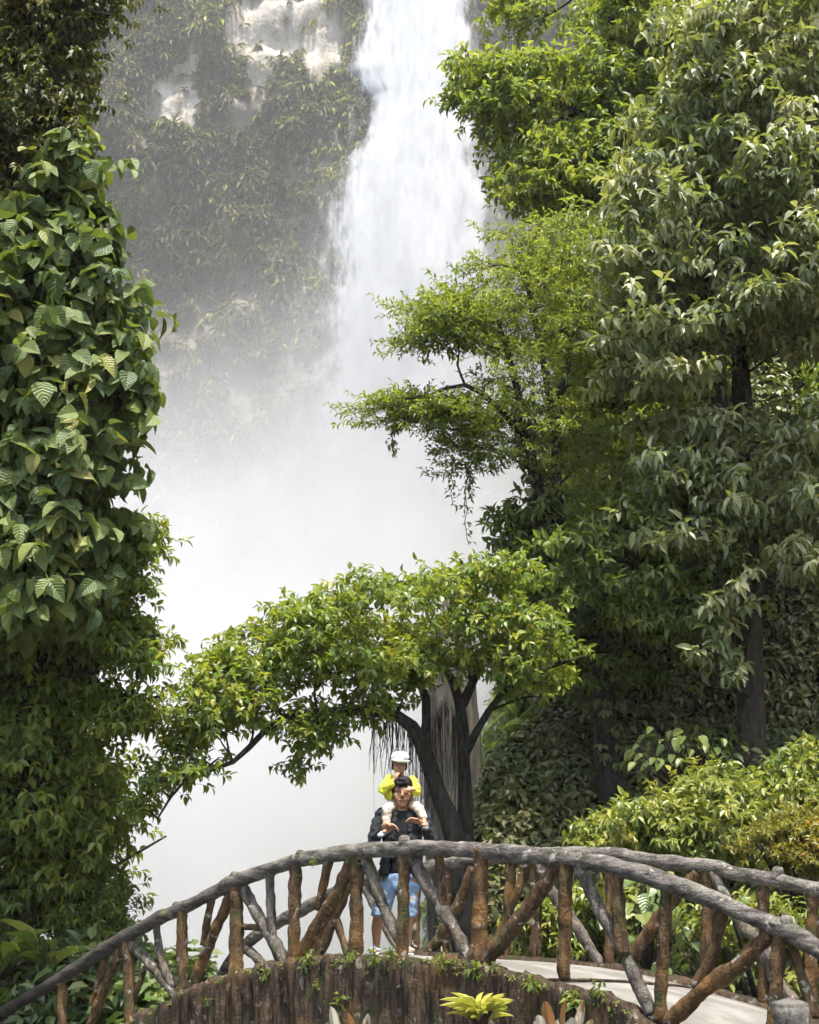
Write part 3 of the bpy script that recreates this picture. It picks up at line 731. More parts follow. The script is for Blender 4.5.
# ------------------------------------------------------------------ trees, right side
make_tree('arching_tree', 'two-stemmed dark tree behind the bridge arching over to the left with glossy yellow-green crown', 'tree', P(460, 850, 21) - [0, 0, 1.6],
    [([P(466, 862, 21) - [0, 0, 1.6], P(455, 842, 21), P(437, 790, 21), P(421, 742, 20.9), P(398, 716, 20.8), P(350, 711, 20.5), P(283, 718, 20), P(233, 762, 19.6), P(186, 779, 19.3), P(158, 818, 19)], [.19, .155, .125, .11, .085, .065, .048, .036, .024, .012]),
     ([P(424, 745, 20.9), P(426, 700, 21.1), P(405, 655, 21.4), P(370, 620, 21.5)], [.085, .065, .045, .02]),
     ([P(470, 862, 21.3) - [0, 0, 1.6], P(466, 842, 21.3), P(464, 760, 21.3), P(459, 700, 21.3), P(445, 668, 21.4), P(420, 630, 21.5)], [.14, .115, .095, .08, .05, .025]),
     ([P(462, 705, 21.3), P(480, 665, 21.2), P(490, 620, 21.2)], [.08, .06, .03]),
     ([P(466, 752, 21.3), P(488, 712, 21.2), P(515, 683, 21), P(560, 663, 20.8), P(590, 655, 20.8)], [.07, .055, .045, .035, .015])],
    [([(205, 645), (230, 627), (270, 603), (320, 587), (370, 570), (420, 560), (475, 556), (525, 552), (560, 575), (572, 620), (550, 672), (510, 688), (480, 655), (450, 640), (420, 655), (400, 690), (350, 690), (300, 690), (240, 710), (190, 700)], 88, 20.6, 1.6, .42, 20, .5),
     ([(160, 760), (175, 715), (190, 660), (240, 640), (270, 690), (240, 730), (210, 745), (170, 775), (150, 800)], 17, 19.6, .7, .42, 15, .45),
     ([(280, 700), (350, 700), (345, 730), (320, 765), (295, 790), (282, 775), (290, 740)], 13, 20.3, .5, .3, 11, .9),
     ([(125, 812), (150, 780), (185, 765), (200, 775), (165, 795), (140, 825)], 6, 19.2, .3, .26, 9, .6),
     ([(118, 818), (150, 755), (185, 700), (240, 680), (300, 690), (285, 730), (230, 770), (180, 788), (150, 825)], 15, 19.7, .6, .28, 9, .5),
     ([(385, 635), (560, 635), (560, 700), (520, 715), (480, 680), (420, 690), (395, 715)], 24, 20.7, .8, .36, 15, .5),
     ([(355, 690), (400, 690), (415, 705), (395, 715), (360, 735), (350, 715)], 7, 20.7, .5, .26, 10, .8)],
    G_ARCH, M['trunk_dark'], T_MED, .13, .55, 6, limb_r=.03, stray=.22, tw=dict(alpha=.6, beta=.9, gam=.3))

make_tree('slender_tree', 'slender feathery tree reaching left over the waterfall in flat layered sprays', 'tree', P(612, 815, 24.5) - [0, 0, .8],
    [([P(612, 825, 24.5) - [0, 0, .8], P(606, 740, 24.5), P(598, 640, 24.4), P(582, 590, 24.3), P(560, 545, 24.2), P(538, 490, 24), P(528, 440, 24), P(515, 380, 23.8), P(498, 320, 23.6)], [.24, .21, .19, .17, .14, .11, .085, .06, .03]),
     ([P(560, 545, 24.2), P(556, 470, 24.4), P(560, 400, 24.5), P(575, 330, 24.6), P(585, 260, 24.6)], [.12, .10, .08, .05, .02]),
     ([P(530, 445, 24), P(500, 410, 23.7), P(465, 385, 23.4), P(430, 395, 23.2), P(400, 400, 23)], [.07, .055, .04, .025, .01]),
     ([P(556, 440, 24.4), P(545, 370, 24.2), P(530, 300, 24), P(522, 250, 24)], [.07, .06, .04, .015]),
     ([P(600, 600, 24.4), P(625, 540, 24.6), P(640, 480, 24.8)], [.12, .09, .05])],
    [([(365, 408), (388, 392), (430, 388), (470, 395), (470, 440), (440, 455), (430, 430), (395, 430), (385, 440)], 18, 23.2, .7, .5, 26, .28),
     ([(400, 345), (425, 300), (470, 262), (490, 290), (480, 350), (450, 372), (410, 360)], 22, 23.4, .9, .5, 26, .28),
     ([(470, 275), (485, 232), (525, 205), (560, 195), (610, 210), (650, 280), (650, 400), (620, 470), (560, 490), (510, 485), (470, 462), (455, 420), (470, 370)], 105, 24, 1.8, .45, 20, .2),
     ([(440, 440), (500, 440), (490, 470), (460, 480)], 6, 23.4, .5, .3, 16, .8)],
    G_SLEN, M['trunk_dark'], T_SMALL, .115, .42, 8, limb_r=.03, tw=dict(alpha=.8, beta=.75, gam=.15, tl=2.6), stretch=1.9, clad=260)

make_tree('overhanging_tree', 'bright green tree at the top with a bare forked limb beside the falls', 'tree', P(640, 330, 30),
    [([P(640, 420, 30.5), P(626, 300, 30.3), P(612, 210, 30), P(607, 100, 30), P(612, -40, 30)], [.3, .27, .24, .2, .14]),
     ([P(607, 130, 30), P(580, 112, 29.7), P(550, 100, 29.3), P(515, 92, 29), P(480, 85, 28.6)], [.13, .11, .08, .05, .02]),
     ([P(575, 112, 29.6), P(550, 125, 29.3), P(525, 122, 29)], [.07, .05, .02])],
    [([(450, 85), (470, 55), (530, 45), (570, 60), (560, 100), (530, 140), (500, 150), (475, 120), (455, 118)], 24, 29, 1.0, .75, 26, .4),
     ([(530, 60), (580, 10), (600, -60), (720, -60), (700, 60), (660, 150), (610, 200), (560, 160), (560, 110)], 75, 30.3, 2.2, .85, 28, .45),
     ([(480, -30), (560, -40), (560, 30), (500, 40), (480, 20)], 9, 33, 1.0, .8, 22, .6)],
    G_SLEN, M['trunk_dark'], T_MED, .2, .48, 6, limb_r=.04, tw=dict(gam=.35))

make_tree('pale_leaved_tree', 'tall tree at right with broad pale drooping leaves in tiers', 'tree', P(752, 775, 22.5) - [0, 0, .6],
    [([P(752, 790, 22.5) - [0, 0, .6], P(751, 700, 22.5), P(748, 600, 22.5), P(745, 450, 22.5), P(738, 300, 22.5), P(742, 100, 22.5), P(745, -90, 22.5)], [.24, .22, .2, .17, .14, .11, .07]),
     ([P(748, 480, 22.4), P(718, 380, 22), P(705, 270, 21.8), P(690, 150, 21.8)], [.1, .085, .07, .03]),
     ([P(748, 540, 22.4), P(725, 430, 22.8), P(722, 330, 23), P(715, 200, 23)], [.09, .075, .06, .03]),
     ([P(742, 330, 22.5), P(790, 230, 22), P(815, 120, 21.6)], [.09, .07, .03])],
    [([(680, -60), (880, -60), (880, 330), (800, 380), (740, 350), (690, 400), (625, 400), (595, 340), (600, 240), (625, 160), (655, 80)], 230, 22, 2.2, .58, 22, .26),
     ([(625, 420), (720, 400), (760, 440), (740, 560), (690, 560), (630, 550), (640, 480)], 22, 21.6, 1.2, .5, 18, .3),
     ([(760, 400), (880, 380), (880, 580), (800, 600), (770, 520)], 22, 21.6, 1.2, .5, 16, .3),
     ([(700, 560), (760, 560), (750, 690), (690, 680)], 8, 21.3, .5, .35, 6, .8)],
    G_PALE, M['trunk_brown'], T_MED, .225, .42, 6, limb_r=.035, tw=dict(alpha=.5, beta=.9, gam=.5), stretch=1.5)

make_tree('shaded_tree', 'dark leafy tree filling the shade between the two main trunks', 'tree', P(690, 760, 26),
    [([P(690, 790, 26), P(685, 690, 26), P(670, 600, 26), P(655, 520, 26), P(650, 430, 26)], [.2, .18, .15, .11, .06]),
     ([P(672, 610, 26), P(620, 560, 25.6), P(580, 540, 25.4)], [.09, .07, .03])],
    [([(540, 540), (600, 480), (660, 440), (720, 470), (745, 560), (720, 640), (660, 690), (620, 730), (590, 690), (560, 640), (530, 600)], 70, 25.3, 1.5, .65, 26, .35),
     ([(492, 500), (560, 480), (600, 560), (600, 700), (560, 720), (540, 620), (490, 560)], 34, 24.4, .8, .4, 20, .45),
     ([(545, 540), (610, 480), (660, 440), (720, 470), (745, 560), (720, 640), (670, 690), (640, 640), (600, 610), (560, 590)], 60, 22.2, 1.0, .5, 18, .3)],
    G_DARK, M['trunk_dark'], T_MED, .19, .45, 6, limb_r=.04, tw=dict(gam=.35))

make_tree('background_tree', 'dark broad-leaved tree at the right edge behind the brown trunk', 'tree', P(840, 740, 28),
    [([P(840, 790, 28), P(835, 600, 28), P(825, 450, 28), P(820, 200, 28)], [.3, .27, .2, .1])],
    [([(760, 380), (900, 300), (900, 720), (820, 730), (770, 680), (740, 600)], 70, 27.5, 2.0, .8, 26, .4)],
    G_DARK, M['trunk_dark'], T_MED, .25, .48, 6, limb_r=.05, tw=dict(gam=.35))

make_tree('green_tree', 'mid green tree behind the slender tree and below the overhanging one', 'tree', P(660, 560, 29),
    [([P(668, 620, 29), P(660, 480, 29), P(645, 340, 29), P(640, 220, 29)], [.3, .26, .2, .1])],
    [([(560, 200), (640, 180), (720, 260), (740, 420), (700, 520), (600, 520), (560, 440), (540, 330)], 120, 28.3, 2.0, .8, 28, .4),
     ([(488, 130), (540, 120), (640, 110), (650, 220), (565, 225), (500, 222)], 40, 28.6, .9, .6, 24, .5)],
    G_SLEN, M['trunk_dark'], T_MED, .2, .46, 6, limb_r=.05, tw=dict(gam=.3))

# ------------------------------------------------------------------ shrubs right of the bridge
def shrub(name, label, base, crowns, mat, tmpl, L, wr, k, cat='shrub', group=None, stems=5, spread=.5, limb_r=.02, tw=dict()):
    trunks = []
    for i in range(stems):
        d = rng.normal(0, spread, 3) * np.array([1, .6, 0])
        trunks.append(([base + d * .2, base + d * .7 + np.array([0, 0, .5]), base + d * 1.3 + np.array([0, 0, 1.0])], [.035, .028, .015]))
    return make_tree(name, label, cat, base, trunks, crowns, mat, M['trunk_dark'], tmpl, L, wr, k, group, limb_r, tw, 'foliage')
shrub('sunlit_shrub', 'low bright green sunlit shrub rising behind the far handrail', P(660, 880, 18.6) - [0, 0, .3],
    [([(562, 850), (575, 830), (620, 803), (660, 790), (700, 770), (735, 765), (760, 800), (765, 870), (700, 868), (610, 850)], 60, 18.4, 1.0, .36, 26, .55)], G_BUSH, T_MED, .125, .42, 6, tw=dict(alpha=.7, gam=.3))
shrub('tall_sunlit_shrub', 'taller bright green shrub at the right edge against dark shade', P(815, 860, 19.6) - [0, 0, .3],
    [([(735, 800), (765, 770), (800, 745), (880, 735), (880, 860), (760, 850)], 42, 19.5, .9, .4, 26, .55)], G_BUSH, T_MED, .14, .48, 6, tw=dict(alpha=.7, gam=.35))
shrub('golden_shrub', 'yellow-brown fine-leaved shrub just above the far handrail at right', P(810, 890, 17.2) - [0, 0, .5],
    [([(735, 860), (755, 825), (800, 803), (880, 800), (880, 905), (790, 880)], 40, 17.0, .7, .3, 30, .6)], G_YBUSH, T_SMALL, .085, .45, 6, tw=dict(alpha=.8, gam=.1))
shrub('verge_shrub', 'yellow-green shrub seen between the railing braces beyond the deck', P(585, 960, 18.2) - [0, 0, .4],
    [([(505, 960), (520, 910), (555, 880), (640, 875), (660, 960), (600, 962)], 30, 18.2, .6, .32, 22, .6)], G_BUSH, T_MED, .13, .42, 6)
shrub('roadside_shrub', 'dense green shrub behind the rail posts at the right end of the deck', P(760, 960, 16.2) - [0, 0, .5],
    [([(670, 900), (740, 890), (870, 920), (870, 1000), (800, 985), (700, 975)], 34, 16.4, .5, .3, 24, .6)], G_BUSH, T_MED, .11, .45, 6)

def big_plant(name, label, base, pts, mat, L, wr, cat='plant', droop=.6):
    """broad leaves on thin stalks fanning from the base; pts pixel+depth of leaf bases"""
    root = thing(name, label, cat, base)
    mb = MB(); lv = Leaves()
    for p in pts:
        out_ = unit((p - base) * np.array([1, 1, 0]) + rng.normal(0, .15, 3))
        tube(mb, np.array([base, base * .4 + p * .6 + np.array([0, 0, .08]), p]), np.array([.014, .011, .007]), 5)
        lv.add(p[None], unit(out_ + np.array([0, -.25, -droop]) + rng.normal(0, .2, 3))[None], np.array([[0, -.3, 1.0]]) + rng.normal(0, .2, (1, 3)), L * rng.uniform(.75, 1.15), wr, T_BIG, rng.uniform(.1, .9, 1))
    mb.build('stems', M['trunk_brown'], root); lv.build('leaves', mat, root)
    return root
def cloudpts(n, u, v, Y, su, sv, sy): return [P(u + rng.normal(0, su), v + rng.normal(0, sv), Y + rng.normal(0, sy)) for _ in range(n)]
big_plant('broad_leaved_plant', 'plant with broad heart-shaped leaves behind the railing left of the right end post', P(650, 985, 17.2) - [0, 0, .3], cloudpts(34, 650, 905, 16.9, 16, 18, .25), G_PHIL, .25, .75)
big_plant('broad_leaved_plant', 'low broad-leaved plant below the bend of the right brace', P(715, 992, 15.6) - [0, 0, .3], cloudpts(16, 685, 955, 15.8, 14, 12, .2), G_PHIL, .2, .7)
big_plant('pale_taro_plant', 'pale drooping plant at the foot of the brown trunk on the right', P(700, 780, 21.5) - [0, 0, .5], cloudpts(150, 690, 752, 21.8, 32, 13, .5), G_DARK, .2, .6)

# ------------------------------------------------------------------ left side
# rock pillar wrapped by climbers
mb = MB(); tube(mb, np.array([(-11.5, 24, -4), (-10.6, 23, 3), (-9.4, 21.6, 9), (-9.2, 21.2, 15), (-9.6, 21, 24)], float), np.array([4.0, 3.3, 3.5, 3.5, 3.6]), 60, rough=.10, step=.3, seed=9, freq=.55)
tag(mb.build('rock_bank', m_soil), kind='structure')
RV = np.concatenate(mb.v)[:-2]; RV = RV[rng.integers(0, len(RV), 9000)] + rng.normal(0, .12, (9000, 3))
ax_ = np.stack([np.interp(RV[:, 2], [-4, 3, 9, 15, 24], [-11.5, -10.6, -9.4, -9.2, -9.6]), np.interp(RV[:, 2], [-4, 3, 9, 15, 24], [24, 23, 21.6, 21.2, 21]), RV[:, 2]], -1)
RN = unit(RV - ax_); kp = (RN[:, 1] < .4); RV, RN = RV[kp], RN[kp]
lv = Leaves(); lv.twigs(RV, RN + np.array([0, 0, .2]) + rng.normal(0, .3, RV.shape), 5, .27, .55, T_MED, .4 + .3 * fbm(RV[:, 0] * .5 + RV[:, 1] * .5, RV[:, 2] * .4, 61, 3), gam=.7)
tag(lv.build('rock_vegetation', G_DARK), kind='stuff')
make_tree('broad_leaved_climber', 'climber with very large ribbed leaves cloaking the left rock face', 'climber', P(40, 640, 18),
    [([P(40, 600, 18.1), P(45, 540, 18), P(55, 420, 17.8), P(60, 300, 17.9), P(50, 180, 18)], [.14, .12, .11, .09, .05]),
     ([P(45, 520, 18), P(90, 440, 17.6), P(125, 400, 17.4), P(150, 410, 17.3)], [.06, .05, .035, .015])],
    [([(-50, 230), (30, 190), (60, 130), (90, 160), (105, 230), (102, 270), (120, 300), (128, 350), (130, 400), (122, 440), (106, 470), (98, 520), (90, 580), (70, 640), (20, 620), (-50, 600)], 240, 17.6, .8, .45, 8, .9)],
    G_BIG, M['trunk_dark'], T_BIG, .285, .66, 5, limb_r=.03, stray=.03, tw=dict(alpha=.35, beta=.8, gam=.75, upz=.7, jit=.4))
make_tree('hanging_vine', 'dark tangle of small-leaved vines hanging at the top left corner', 'vine', P(30, 0, 18) ,
    [([P(-30, -60, 18.3), P(10, 0, 18), P(60, 60, 17.7), P(80, 130, 17.6)], [.1, .09, .06, .02]), ([P(0, -30, 18), P(70, 5, 17.4), P(110, 15, 17.2)], [.07, .05, .02])],
    [([(-50, -60), (110, -60), (122, 10), (100, 30), (90, 70), (80, 120), (72, 150), (50, 190), (30, 220), (-50, 260)], 95, 17.8, .8, .5, 34, 1.2)],
    G_VINE, M['trunk_dark'], T_SMALL, .13, .5, 6, limb_r=.025, tw=dict(gam=.8))
make_tree('trailing_vine', 'curtain of mid-sized green vine leaves below the big-leaved climber', 'vine', P(20, 820, 19.7),
    [([P(20, 830, 19.7), P(30, 740, 19.5), P(40, 640, 19.0)], [.06, .05, .04])],
    [([(-50, 600), (60, 600), (85, 650), (100, 720), (115, 770), (90, 830), (40, 850), (-50, 850)], 90, 19.4, .6, .42, 14, .9)],
    G_SLEN, M['trunk_dark'], T_MED, .17, .5, 5, limb_r=.02, tw=dict(alpha=.4, gam=.7))
make_tree('leaning_tree', 'small-leaved tree leaning right from the left bank with sunlit tips', 'tree', P(10, 760, 19.5),
    [([P(0, 800, 19.5), P(30, 700, 19.4), P(55, 650, 19.3), P(90, 680, 19.1), P(130, 700, 19), P(165, 695, 18.9)], [.16, .13, .1, .065, .04, .015]),
     ([P(40, 680, 19.4), P(80, 590, 19.2), P(120, 540, 19), P(150, 520, 18.9)], [.09, .07, .04, .015]),
     ([P(55, 650, 19.3), P(110, 640, 19), P(160, 635, 18.8)], [.06, .045, .015])],
    [([(70, 520), (130, 510), (158, 522), (145, 560), (130, 580), (136, 610), (152, 630), (158, 660), (145, 690), (115, 670), (70, 640), (60, 560)], 75, 19.1, .9, .4, 26, .5),
     ([(90, 680), (135, 690), (145, 712), (125, 735), (100, 730)], 15, 19, .6, .3, 16, .6)],
    G_ARCH, M['trunk_dark'], T_MED, .14, .46, 6, limb_r=.03, tw=dict(gam=.35))
shrub('bank_shrub', 'dense green shrub on the left bank above the low end of the handrail', P(40, 850, 21.5) - [0, 0, .8],
    [([(-50, 590), (40, 590), (60, 640), (80, 690), (95, 750), (120, 765), (130, 790), (120, 840), (110, 860), (125, 890), (80, 915), (40, 930), (-50, 940)], 190, 21, 1.3, .55, 22, .5)], G_BUSH if False else G_SLEN, T_MED, .16, .45, 6, stems=7, limb_r=.03, tw=dict(gam=.45))
shrub('fringe_shrub', 'thin open shrub whose fine twigs overhang the mist left of the bridge', P(90, 960, 20.8) - [0, 0, .6],
    [([(70, 880), (120, 870), (135, 900), (128, 935), (90, 950), (60, 930)], 22, 20.4, .6, .32, 20, .7)], G_SLEN, T_SMALL, .12, .45, 6, limb_r=.02)
shrub('low_shrub', 'leafy shrub behind the lower left railing posts', P(95, 1010, 20.4) - [0, 0, .8],
    [([(60, 950), (120, 930), (150, 970), (168, 1000), (160, 1050), (20, 1050), (30, 990)], 70, 20.4, .8, .4, 20, .6)], G_PHIL, T_MED, .22, .5, 5)
def strap_plant(name, label, base, n, L, wr, mat, up=.8, tint=(.2, 1), cat='plant', spread=1.0, stalk=0.0, tmpl=None):
    root = thing(name, label, cat, base)
    lv = Leaves(); mb = MB()
    for i in range(n):
        az = i * 2.4 + rng.normal(0, .2)
        d = np.array([math.cos(az), math.sin(az), 0]) * spread * rng.uniform(.4, 1) + np.array([0, 0, up])
        p = base + unit(d) * stalk * rng.uniform(.3, 1.0) + np.array([0, 0, .02 * i / n])
        tube(mb, np.array([base, (base + p) / 2, p + unit(d) * .02]), np.array([.012, .01, .006]), 5)
        lv.add(p[None], unit(d)[None], np.array([[0, 0, 1.0]]) + rng.normal(0, .15, (1, 3)) - d[None] * .2, L * rng.uniform(.7, 1.15), wr, tmpl or T_STRAP, rng.uniform(*tint, 1))
    mb.build('stems', M['trunk_brown'], root); lv.build('leaves', mat, root)
    return root
strap_plant('ginger_plant', 'glossy long-leaved ginger plant at the left edge above the handrail', P(-5, 985, 20.0), 30, .62, .15, G_GING, stalk=.5)
strap_plant('ginger_plant', 'bright ginger plant whose long yellow leaf reaches over the handrail', P(48, 980, 19.9), 26, .6, .15, G_GING, stalk=.45)
strap_plant('ginger_plant', 'low broad ginger clump in the bottom left corner', P(15, 1030, 20.2), 26, .5, .26, G_GING, stalk=.4, tint=(0, .7))
def fern(label, base, n, L, mat):
    root = thing('tree_fern', label, 'fern', base); lv = Leaves(); mb = MB()
    for i in range(n):
        az = i * 2.4 + .4; h = np.array([math.cos(az), math.sin(az), 0])
        t = np.linspace(0, 1, 22); path = base + h * (t[:, None] * L * .85) + np.array([0, 0, 1.0]) * (L * (.55 * t - .75 * t * t))[:, None]
        tube(mb, path[::7], np.array([.01, .008, .006, .003]), 4)
        tn = unit(np.gradient(path, axis=0)); sd = np.cross(tn, [0, 0, 1.0])
        for s in (-1, 1):
            lv.add(path[2:], unit(sd[2:] * s + tn[2:] * .35), np.array([0, 0, 1.0]) + 0 * tn[2:], L * .26 * np.sin(np.pi * (.12 + .86 * t[2:])), .22, T_SMALL, rng.uniform(.2, .7, 20))
    mb.build('stems', M['trunk_brown'], root); lv.build('fronds', mat, root)
fern('arching fern frond cluster on the left bank above the ginger leaves', P(62, 890, 20.2), 9, .85, G_FERN)
# hanging air roots of the arching tree
arch = bpy.data.objects['arching_tree']
mb = MB()
for i in range(150):
    u = rng.uniform(372, 462); v0 = np.interp(u, [370, 400, 425, 445, 465], [712, 715, 735, 700, 730]) + rng.uniform(-6, 10)
    p = P(u, v0, 21 + rng.uniform(-.35, .35)); L = abs(rng.normal(.75, .35)) * (1.3 if u > 410 else .8)
    tube(mb, np.array([p, p + [rng.normal(0, .02), rng.normal(0, .02), -L * .5], p + [rng.normal(0, .05), rng.normal(0, .03), -L]]), np.array([.005, .004, .002]) * rng.uniform(.5, 1.7), 4, step=.3)
mb.build('air_roots', M['trunk_brown'], arch)
# dangling vine below the slender tree
sl = bpy.data.objects['slender_tree']
lv = Leaves(); mb = MB()
for (u0, v0, v1, Y) in [(466, 462, 540, 23.4), (452, 455, 505, 23.4), (470, 470, 500, 23.5), (392, 425, 450, 23.1)]:
    pts = np.array([P(u0 + (k % 3 - 1) * 1.2, v0 + (v1 - v0) * k / 8, Y) for k in range(9)])
    mb = MB(); tube(mb, pts, np.full(9, .006), 4); mb.build('vine_stem', M['trunk_dark'], sl)
    pp2, _ = smooth_path(pts, np.ones(9), .06)
    lv.twigs(pp2, rng.normal(0, 1, (len(pp2), 3)), 3, .11, .45, T_SMALL, rng.uniform(.1, .5, len(pp2)), gam=.6)
lv.build('vine_leaves', G_SLEN, sl)

# grey rock face behind the arching tree
bm = bmesh.new(); bmesh.ops.create_icosphere(bm, subdivisions=5, radius=1.0)
c0 = P(454, 800, 29.5)
V = np.array([v.co[:] for v in bm.verts]); Fc = np.array([[v.index for v in f.verts] for f in bm.faces]); bm.free()
r = np.array([1 + .22 * nz(v, 1.3, 2) + .12 * nz(v * np.array([1, 1, .35]), 4.5, 5) + .06 * nz(v, 9, 8) for v in V])
V = V * r[:, None] * np.array([.60, .8, 4.2]) + c0
m_rock, nt, out = new_mat('wet_rock'); n = N(nt); p = n.pos()
st = n.noise(n.vscale(p, (2.5, 2.5, .8)), 1.6, 6, .65)
n.principled(out, n.ramp(st, [(.3, (.035, .034, .028)), (.5, (.075, .07, .055)), (.62, (.11, .09, .065)), (.75, (.05, .06, .03))]), .7, .4, st, .8, .08)
tag(build('rock_pillar', V, Fc, m_rock), 'grey wet rock standing behind the forked trunks of the arching tree', 'rock')

# plants in front of the bridge, tips in frame
strap_plant('lime_rosette', 'bright lime-yellow rosette plant in front of the bridge wall', P(480, 1030, 8.6), 64, .15, .26, G_LIME, up=1.0, spread=1.1, stalk=.12)
m_v, nt, out = new_mat('variegated_leaf'); n = N(nt)
uvn = n.node('ShaderNodeTexCoord').outputs['UV']; ux, uy, _ = n.xyz(uvn)
at = n.node('ShaderNodeAttribute', attribute_name='tint').outputs['Fac']
nzv = n.noise(n.vscale(n.pos(), (1, 1, .5)), 22, 4)
base_c = n.mix(n.smooth(n.math('ADD', at, n.math('MULTIPLY', n.math('SUBTRACT', nzv, .5), 2.2)), .35, .65), (.58, .52, .40), (.32, .15, .05))
base_c = n.mix(n.smooth(n.math('ADD', n.math('ABSOLUTE', ux), n.math('MULTIPLY', n.math('SUBTRACT', nzv, .5), 1.2)), .75, .95), base_c, (.1, .12, .03))
b = n.principled(None, base_c, .45, .4); t = n.node('ShaderNodeBsdfTranslucent'); n.put(t.inputs[0], base_c)
mx = n.node('ShaderNodeMixShader'); mx.inputs[0].default_value = .25
nt.links.new(b.outputs[0], mx.inputs[1]); nt.links.new(t.outputs[0], mx.inputs[2]); nt.links.new(mx.outputs[0], out.inputs[0])
T_UP = leaf_template([(0, 0), (.12, .3), (.35, .5), (.6, .52), (.82, .42), (.94, .22), (1, 0)], fold=.3, droop=.12)
def croton(label, tips, Y):
    base = P(np.mean([t[0] for t in tips]), 1120, Y)
    root = thing('croton', label, 'plant', base, None); lv = Leaves(); mb = MB()
    for (u, v, w, tn) in tips:
        tip = P(u, v + 4, Y + rng.uniform(-.1, .1)); L = .24; w = w * .72
        d = unit(tip - base); p = tip - d * L
        tube(mb, np.array([base, base * .5 + p * .5, p + d * .02]), np.array([.014, .011, .008]), 6)
        lv.add(p[None], d[None], np.array([[.25 * (tip[0] - base[0]), 1.0, .0]]) + rng.normal(0, .2, (1, 3)), L, w, T_UP, np.array([tn]))
    mb.build('stems', M['trunk_brown'], root); lv.build('leaves', m_v, root)
croton('variegated croton with pale and orange upright leaves at the bottom left of centre', [(332, 1002, .36, .1), (350, 1008, .36, .95), (369, 1009, .34, .35), (341, 1022, .4, .2), (360, 1024, .4, .6), (325, 1026, .4, .0)], 8.4)
croton('variegated croton with twisted white and orange leaves right of the lime rosette', [(545, 996, .42, .9), (564, 994, .14, .8), (583, 996, .3, .45), (538, 1010, .55, .0), (572, 1012, .5, .1), (556, 1016, .4, .1), (592, 1014, .4, .6)], 8.4)

# ------------------------------------------------------------------ people
MAN_Y = 14.95
def skin_mat(name, col):
    m, nt, out = new_mat(name); n = N(nt)
    f = n.noise(n.pos(), 30, 3)
    b = n.principled(out, n.mix(f, tuple(c * .9 for c in col), tuple(min(1, c * 1.08) for c in col)), .5, .4)
    b.inputs['Subsurface Weight'].default_value = .12; b.inputs['Subsurface Radius'].default_value = (.02, .008, .004); b.inputs['Subsurface Scale'].default_value = .3
    return m
SK = skin_mat('tan_skin', (.33, .175, .088)); SKC = skin_mat('child_skin', (.42, .23, .13))
def cloth(name, a, b_, sc=60, rough=.85, bump=.4, spots=None):
    m, nt, out = new_mat(name); n = N(nt); p = n.pos()
    f = n.noise(p, 9, 4, .6); c = n.mix(f, a, b_)
    if spots:
        s = n.smooth(n.noise(p, spots[0], 2, .5), spots[1], spots[1] + .03); c = n.mix(s, c, spots[2])
    n.principled(out, c, rough, .25, n.math('ADD', n.noise(p, 14, 4), n.math('MULTIPLY', n.noise(p, sc, 2), .3)), bump, .015)
    return m
C_JACK = cloth('black_cloth', (.010, .011, .012), (.028, .030, .031)); C_TEE = cloth('black_tee', (.006, .0065, .007), (.014, .015, .015))
C_DEN = cloth('light_denim', (.13, .22, .34), (.25, .35, .46), 200)
nt = C_DEN.node_tree; n = N(nt); bs = next(q for q in nt.nodes if q.type == 'BSDF_PRINCIPLED'); src = bs.inputs['Base Color'].links[0].from_socket
for (u, v, w_, h_) in ((382, 893, .055, .030), (412, 899, .05, .032), (377, 908, .03, .014)):          # worn-through patches of the denim
    c_ = P(u, v, 14.84); sb = n.node('ShaderNodeVectorMath', operation='SUBTRACT'); n.put(sb.inputs[0], n.pos()); sb.inputs[1].default_value = c_
    x_, y_, z_ = n.xyz(sb.outputs[0]); e_ = n.math('ADD', n.math('POWER', n.math('ABSOLUTE', n.math('DIVIDE', x_, w_)), 2.0), n.math('POWER', n.math('ABSOLUTE', n.math('DIVIDE', z_, h_)), 2.0))
    e_ = n.math('ADD', e_, n.math('MULTIPLY', n.math('SUBTRACT', n.noise(n.vscale(n.pos(), (1, 1, 3)), 40, 3), .5), 1.6))
    src = n.mix(n.smooth(e_, .75, 1.05, 1.0, 0.0), src, (.62, .63, .62))
nt.links.new(src, bs.inputs['Base Color'])
C_YEL = cloth('yellow_cloth', (.50, .52, .03), (.66, .66, .07), 50)
C_CREAM = cloth('cream_cloth', (.46, .37, .27), (.58, .47, .36), 60)
C_SOCK = cloth('patterned_cloth', (.46, .37, .28), (.56, .46, .36), 60, spots=(34, .63, (.05, .08, .16)))
C_CAP = cloth('white_cap_cloth', (.52, .51, .49), (.62, .61, .59), 120)
C_SHOE = cloth('dark_shoe', (.05, .05, .06), (.22, .22, .23), spots=(30, .58, (.5, .5, .5))); C_SHOEW = cloth('pale_shoe', (.45, .48, .52), (.68, .7, .72), spots=(40, .6, (.05, .15, .3)))
C_HAIR = cloth('black_hair', (.006, .005, .005), (.02, .017, .015), 90, .7, 1.0)
C_EYE = solid('dark_eye', (.012, .009, .008), .3, .5, .1); C_LIP = solid('lip', (.30, .12, .09), .5, .3, .15)

